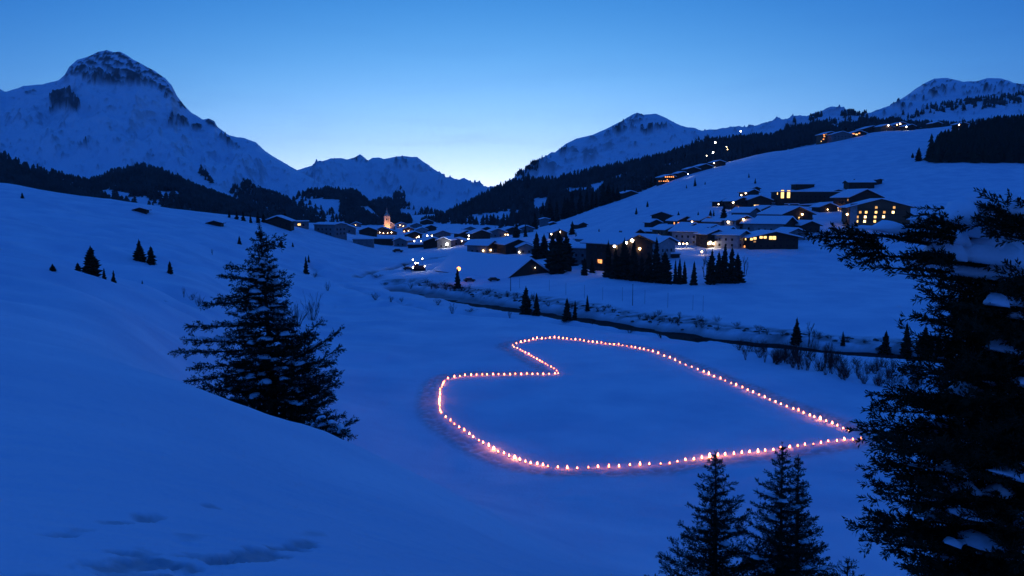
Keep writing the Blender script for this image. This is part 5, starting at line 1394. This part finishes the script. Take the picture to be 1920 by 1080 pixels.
def near_spruce(label, base, top, zlo, R, seed, nb, kw, snow=.25, up=.25, tip_up=.35, extra=(), skip=None, trunk_r=.2, az_bias=None):
    """base/top: trunk ends (world). R(t): reach of the boughs at height fraction t (0 foot, 1 tip)."""
    rng = np.random.RandomState(seed)
    t = thing('spruce_tree', label, 'tree', base)
    b = np.array(base); ax = np.array(top) - b; H = np.linalg.norm(ax)
    MB().tube([(0, 0, -.6), tuple(ax * .35 + rng.uniform(-.03, .03, 3)), tuple(ax * .7), tuple(ax)], [trunk_r, trunk_r * .7, trunk_r * .35, .012], 8).obj('trunk', M['bark'], t)
    for i in range(nb):
        f = zlo + (1 - zlo) * ((i + rng.uniform(0, 1)) / nb) ** 1.12
        if f > .985: continue
        a = i * 2.399 + rng.uniform(-.35, .35)
        L = R(f) * rng.uniform(.66, 1.12)
        if az_bias: L *= az_bias(a)
        if L < .12: continue
        d = np.array((math.cos(a), math.sin(a), 0)); o = ax * f
        rise = up + .5 * max(0, f - .6) + rng.uniform(-.12, .12)
        p1 = o + d * L * .35 + np.array((0, 0, L * .35 * rise * .6)); p2 = o + d * L * .72 + np.array((0, 0, L * (.35 * rise * .6 + .37 * rise * .5)))
        p3 = o + d * L + np.array((0, 0, L * (.35 * rise * .6 + .37 * rise * .5 + .28 * tip_up)))
        side = np.array((-d[1], d[0], 0)) * L * rng.uniform(-.1, .1)
        kw2 = {**kw, 'twig_len': kw['twig_len'] * min(1.0, .12 + L / (H * .26))}
        br, axp = bough(t, [o, p1, p2 + side * .6, p3 + side], rng, **kw2)
        if rng.rand() < snow and f < .85:
            snow_pad(br, axp, rng.uniform(.15, .4), rng.uniform(.6, .9), kw['twig_len'] * rng.uniform(.35, .8), kw['nl'] * rng.uniform(.6, 1.0), rng, kw['nl'] * .7)
    for pts, sn in extra:
        laden = any(q[2] > .33 for q in sn or ()) and kw['nl'] < .1
        br, axp = bough(t, [np.array(p) - b for p in pts], rng, **({**kw, 'twig_len': .18, 'flat': .2, 'dens': 60} if laden else {**kw, 'twig_len': .17, 'twig_gap': .06, 'nl': .062} if sn is None else kw))
        for q in sn or (): snow_pad(br, axp, q[0], q[1], q[2], q[3], rng, kw['nl'] * (.9 if q[2] > .33 and kw['nl'] < .1 else .8))
    # leader
    bough(t, [ax * .93, ax * .97, ax * 1.01], rng, **{**kw, 'twig_len': kw['twig_len'] * .22, 'bare': 0})
    return t


# big spruce behind the snow crest at the left
tb = at(522, 838, 42); tb.z = float(gz(tb.x, 42.0)[0]) - .1
tt = at(487, 424, 42.0)
kwL = dict(twig_len=.92, twig_gap=.16, dens=32, nl=.19, nw=.066, droop=.55, bare=.06, flat=.6)
P42 = lambda px, py, dy=0: at(px, py, 42 + dy)
axL = lambda py: P42(487 + (py - 424) * .085, py)
exL = []
for tip, root, sag, sn in [((639, 617), 690, .25, [(.25, .7, .35, .12)]), ((641, 648), 716, .2, [(.2, .6, .3, .1)]), ((636, 704), 745, .15, []), ((604, 600), 668, .2, [(.3, .7, .25, .1)]), ((339, 636), 640, .1, [(.35, .9, .3, .12)]), ((347, 612), 605, .1, [(.3, .7, .25, .1)]), ((345, 716), 690, .05, [(.2, .6, .3, .12)]),
                            ((322, 660), 655, .05, []), ((380, 572), 560, .05, []), ((402, 561), 548, .05, []), ((414, 518), 520, .1, []), ((427, 498), 505, .1, []), ((539, 522), 540, .2, []), ((524, 445), 462, .1, []), ((622, 738), 770, .1, [(.2, .6, .3, .1)]), ((445, 545), 540, 0, []), ((360, 690), 680, 0, [(.2, .5, .3, .1)]), ((352, 728), 735, 0, [])]:
    r_ = axL(root); e_ = P42(tip[0], tip[1], random.Random(tip[0]).uniform(-1.2, .6)); m1 = r_.lerp(e_, .4) + Vector((0, 0, -sag)); m2 = r_.lerp(e_, .75) + Vector((0, 0, -sag * .9))
    exL.append(([tuple(r_), tuple(m1), tuple(m2), tuple(e_)], sn))
near_spruce('big dark spruce with spreading boughs behind the snow crest', tuple(tb), tuple(tt), .06, lambda f: 4.3 * (1 - f) ** .95 * (1 if f < .55 else 1 - .25 * (f - .55)) + .22 * (f < .95), 71, 175, kwL, snow=.62, up=.02, tip_up=.38, extra=exL, trunk_r=.24)
# low boughs of the same tree, bent down by snow, are a small tree of their own in the hollow
lb = at(585, 842, 39); lb.z = float(gz(lb.x, 39.0)[0]) - .1
exl = []
for tip, sn in [((664, 822), [(.3, .95, .5, .16)]), ((655, 812), [(.25, .9, .45, .15)]), ((640, 826), []), ((628, 800), [(.3, .9, .5, .18)]), ((610, 788), [(.3, .9, .5, .18)])]:
    r_ = lb + Vector((0, 0, .9)); e_ = at(tip[0], tip[1], 36.5); exl.append(([tuple(r_), tuple(r_.lerp(e_, .4) + Vector((0, 0, .35))), tuple(r_.lerp(e_, .75) + Vector((0, 0, .25))), tuple(e_)], sn))
near_spruce('small snow loaded spruce peeping over the crest beside the big one', tuple(lb), tuple(lb + Vector((0, 0, 2.3))), .15, lambda f: 1.3 * (1 - f) + .2, 72, 26, {**kwL, 'twig_len': .5}, snow=.7, up=-.05, tip_up=.1, extra=exl, trunk_r=.07)

# spruces below the camera at the right
kwN = dict(twig_len=.62, twig_gap=.15, dens=38, nl=.16, nw=.05, droop=.2, bare=.04)
for lab, top, Y, H, wid, seed in [('left one of the two spruces at the bottom, tip against the torch line', (1342, 850), 33, 9.0, 3.4, 81), ('right and taller one of the two bottom spruces', (1467, 836), 32, 9.6, 3.5, 82), ('narrow spruce top just behind the taller bottom spruce', (1497, 856), 34.5, 9.0, 2.1, 83)]:
    tp = at(top[0], top[1], Y); gx = float(gz(tp.x, Y)[0]); H = max(H, tp.z - gx)
    near_spruce(lab, (tp.x + .2, Y, tp.z - H), tuple(tp), .12, lambda f, wid=wid: wid * (1 - f) ** .88 + .07, seed, 125, kwN, snow=.22, up=.45, tip_up=.55, trunk_r=.16)
sp = at(1590, 1052, 15.5)
near_spruce('small spruce tip poking up at the bottom edge', (sp.x, 15.5, float(gz(sp.x, 15.5)[0])), tuple(sp), .3, lambda f: 1.0 * (1 - f) ** .8 + .10, 84, 34, {**kwN, 'twig_len': .28, 'twig_gap': .1, 'nl': .075, 'nw': .018, 'dens': 70}, snow=.1, up=.6, tip_up=.7, trunk_r=.05)

# the big tree close at the right edge: trunk just outside the picture, boughs loaded with snow
YT = 9.0
PT = lambda px, py, dy=0.0: at(px, py, YT + dy)
kwR = dict(twig_len=.40, twig_gap=.075, dens=105, nl=.075, nw=.024, droop=.25, bare=.05, flat=.9)
tb = PT(2010, 1000); tb = Vector((tb.x, YT, float(gz(tb.x, YT)[0]) - .2)); tt = PT(1965, 250)
rr = random.Random(33)
exR = []


SNOWY = []


def reach(tip, root_py, dy, sag=.06, sn=(), root_px=1985):
    r_ = PT(root_px, root_py, 0 if root_px > 1950 else dy * .7); e_ = PT(tip[0], tip[1], dy)
    exR.append(([tuple(r_), tuple(r_.lerp(e_, .35) + Vector((0, 0, -sag * .6))), tuple(r_.lerp(e_, .7) + Vector((0, 0, -sag))), tuple(e_)], None if sn is None else list(sn)))


# the long snow-laden boughs at the top
reach((1497, 437), 505, -.6, -.10, [(.22, .62, .62, .19), (.56, .84, .40, .12)])
reach((1600, 478), 520, -.75, -.05, [(.22, .72, .62, .24)])
reach((1590, 500), 530, -.2, -.03, [(.3, .7, .4, .16)])
reach((1668, 512), 545, -.5, -.02, [(.2, .7, .6, .2)])
reach((1640, 432), 470, -.2, -.04, [(.22, .85, .55, .2)])
reach((1660, 425), 440, -.3, -.05, [(.05, .9, .5, .18)])
reach((1700, 405), 415, -.2, -.04, [(.1, .7, .4, .15)])
reach((1720, 392), 405, .5, -.03, [(.0, .75, .4, .14)])
reach((1845, 388), 400, -.3, 0, [])
reach((1880, 376), 395, .1, 0, [])
reach((1830, 420), 440, -.6, 0, [])
for tip, root in [((1712, 520), 560), ((1728, 548), 585), ((1745, 575), 610), ((1752, 602), 640), ((1735, 628), 655), ((1690, 668), 690), ((1688, 700), 715), ((1650, 738), 760), ((1626, 735), 770), ((1618, 768), 790), ((1630, 795), 812), ((1588, 806), 830), ((1632, 842), 850), ((1640, 868), 880), ((1608, 878), 900),
                  ((1612, 905), 925), ((1630, 938), 950), ((1612, 975), 990), ((1590, 985), 1010), ((1612, 1012), 1030), ((1660, 1030), 1050), ((1690, 1060), 1075), ((1702, 1085), 1100), ((1700, 625), 640), ((1715, 590), 600), ((1770, 535), 560)]:
    reach(tip, root, rr.uniform(-.7, .9), rr.uniform(-.02, .16), [(.3, .75, .26, .1)] if rr.random() < .35 else [])
# dark tufts that stand out before the snow
for tip, root, rpx in [((1684, 440), 446, 1790), ((1700, 426), 438, 1790), ((1722, 412), 430, 1790), ((1690, 446), 446, 1785), ((1740, 408), 428, 1800), ((1678, 488), 490, 1780), ((1690, 476), 484, 1785), ((1706, 500), 494, 1785), ((1720, 480), 484, 1790), ((1828, 405), 432, 1925), ((1840, 384), 424, 1925), ((1850, 440), 450, 1930), ((1870, 395), 430, 1935),
                       ((1512, 446), 452, 1640), ((1540, 462), 458, 1645), ((1575, 486), 474, 1650), ((1592, 470), 466, 1660), ((1610, 496), 480, 1664), ((1560, 432), 446, 1640)]:
    reach(tip, root, -.95, -.02, None, rpx)
# boughs toward and away from the viewer that fill the tree
for i in range(160):
    py = 505 + 610 * ((i + rr.random()) / 160) ** .9
    left = float(np.interp(py, [390, 440, 520, 600, 650, 700, 760, 810, 880, 985, 1040, 1110], [1800, 1720, 1730, 1760, 1750, 1700, 1650, 1630, 1635, 1625, 1675, 1715]))
    px = left + (1935 - left) * rr.random() ** 1.0
    reach((px, py), py + rr.uniform(10, 45), rr.uniform(-1.7, 1.3), rr.uniform(-.02, .12), [(.25, .75, .34, .13)] if rr.random() < .26 else [], 1985)
near_spruce('big dark spruce close at the right edge with thick snow on its upper boughs', tuple(tb), tuple(tt), .35, lambda f: 1.9 * (1 - f) ** .6 + .3, 91, 26, kwR, snow=.1, up=.1, tip_up=.2, extra=exR, trunk_r=.17)

# ------------------------------------------------------------------ torches in the shape of a heart
POT = MB().lathe([(.085, -.12), (.10, .0), (.115, .09), (.105, .09), (.10, .07)], 8).mesh('pot', M['pot'])
FLAME = MB().lathe([(.05, 0), (.115, .07), (.125, .14), (.09, .26), (.045, .36), (.012, .46)], 7)
FL = FLAME.mesh('flame', M['flame'], True); FLL = FLAME.mesh('flame', M['flame_low'], True); FLH = FLAME.mesh('flame', M['flame_high'], True); FLB = FLAME.mesh('flame', M['flame_big'], True)
TORCH_LABEL = {
    'notch': ('small burning torch on the slanting line that runs into the notch of the heart', 'torches on the notch line'),
    'far_lobe': ('small burning torch on the rounded far lobe of the heart', 'torches on the far lobe'),
    'far_edge': ('small burning torch on the long straight far side of the heart', 'torches on the far side'),
    'near_edge': ('small burning torch on the near side between the heart point and the spruces', 'torches on the near side'),
    'bottom': ('small burning torch on the lowest, nearest stretch of the heart', 'torches on the nearest stretch'),
    'near_lobe': ('small burning torch on the lower curve of the near lobe of the heart', 'torches on the lower curve'),
    'lobe_side': ('small burning torch on the steep left end of the heart', 'torches on the left end'),
    'lobe_top': ('small burning torch on the level line from the near lobe to the notch', 'torches on the level line'),
}
tr = random.Random(4)
for key, (pts, n) in HEART_PX.items():
    g = [ground_at(px, py + 4, 70, 215) for px, py in pts]
    p = np.array([project(q.x, q.y, q.z) for q in g]); G = np.array([tuple(q) for q in g])
    # equal steps in sight, as they stand in the photograph
    cum = np.concatenate([[0], np.cumsum(np.hypot(*np.diff(p, axis=0).T))])
    ss = np.linspace(0, cum[-1], n)
    for i, s in enumerate(ss):
        x = np.interp(s, cum, G[:, 0]) + tr.uniform(-.08, .08); y = np.interp(s, cum, G[:, 1]) + tr.uniform(-.15, .15)
        lab, grp = TORCH_LABEL[key]
        o = thing('torch', lab, 'torch', (x, y, float(gz(x, y)[0]) + .02), tr.uniform(0, 6), grp)
        link('pot', POT, o)
        big = (key == 'near_lobe' and i in (6, 10)) or (key == 'near_edge' and i in (17, 19, 21)) or (key == 'far_edge' and i in (30,))
        f = link('flame', FLB if big else tr.choice((FL, FL, FLL, FLH)), o, (0, 0, .06)); k = tr.uniform(.55, .95) * (1.3 if big else 1); f.scale = (k, k, k * tr.uniform(.8, 1.25))
        f.rotation_euler = (tr.uniform(-.15, .15), tr.uniform(-.15, .15), 0)
HAZE = 0.000045
# ------------------------------------------------------------------ thin blue air of the valley
hm = bpy.data.materials.new('haze'); hm.use_nodes = True
hm.node_tree.nodes.clear()
hv = hm.node_tree.nodes.new('ShaderNodeVolumePrincipled')
hv.inputs['Color'].default_value = (0.86, 0.92, 1.0, 1)
hv.inputs['Density'].default_value = HAZE
ho = hm.node_tree.nodes.new('ShaderNodeOutputMaterial'); hm.node_tree.links.new(hv.outputs[0], ho.inputs['Volume'])
HB = MB().box((0, 2400, 272), (13000, 10400, 700)).mesh('haze', hm)
tag(link('haze', HB), kind='stuff')
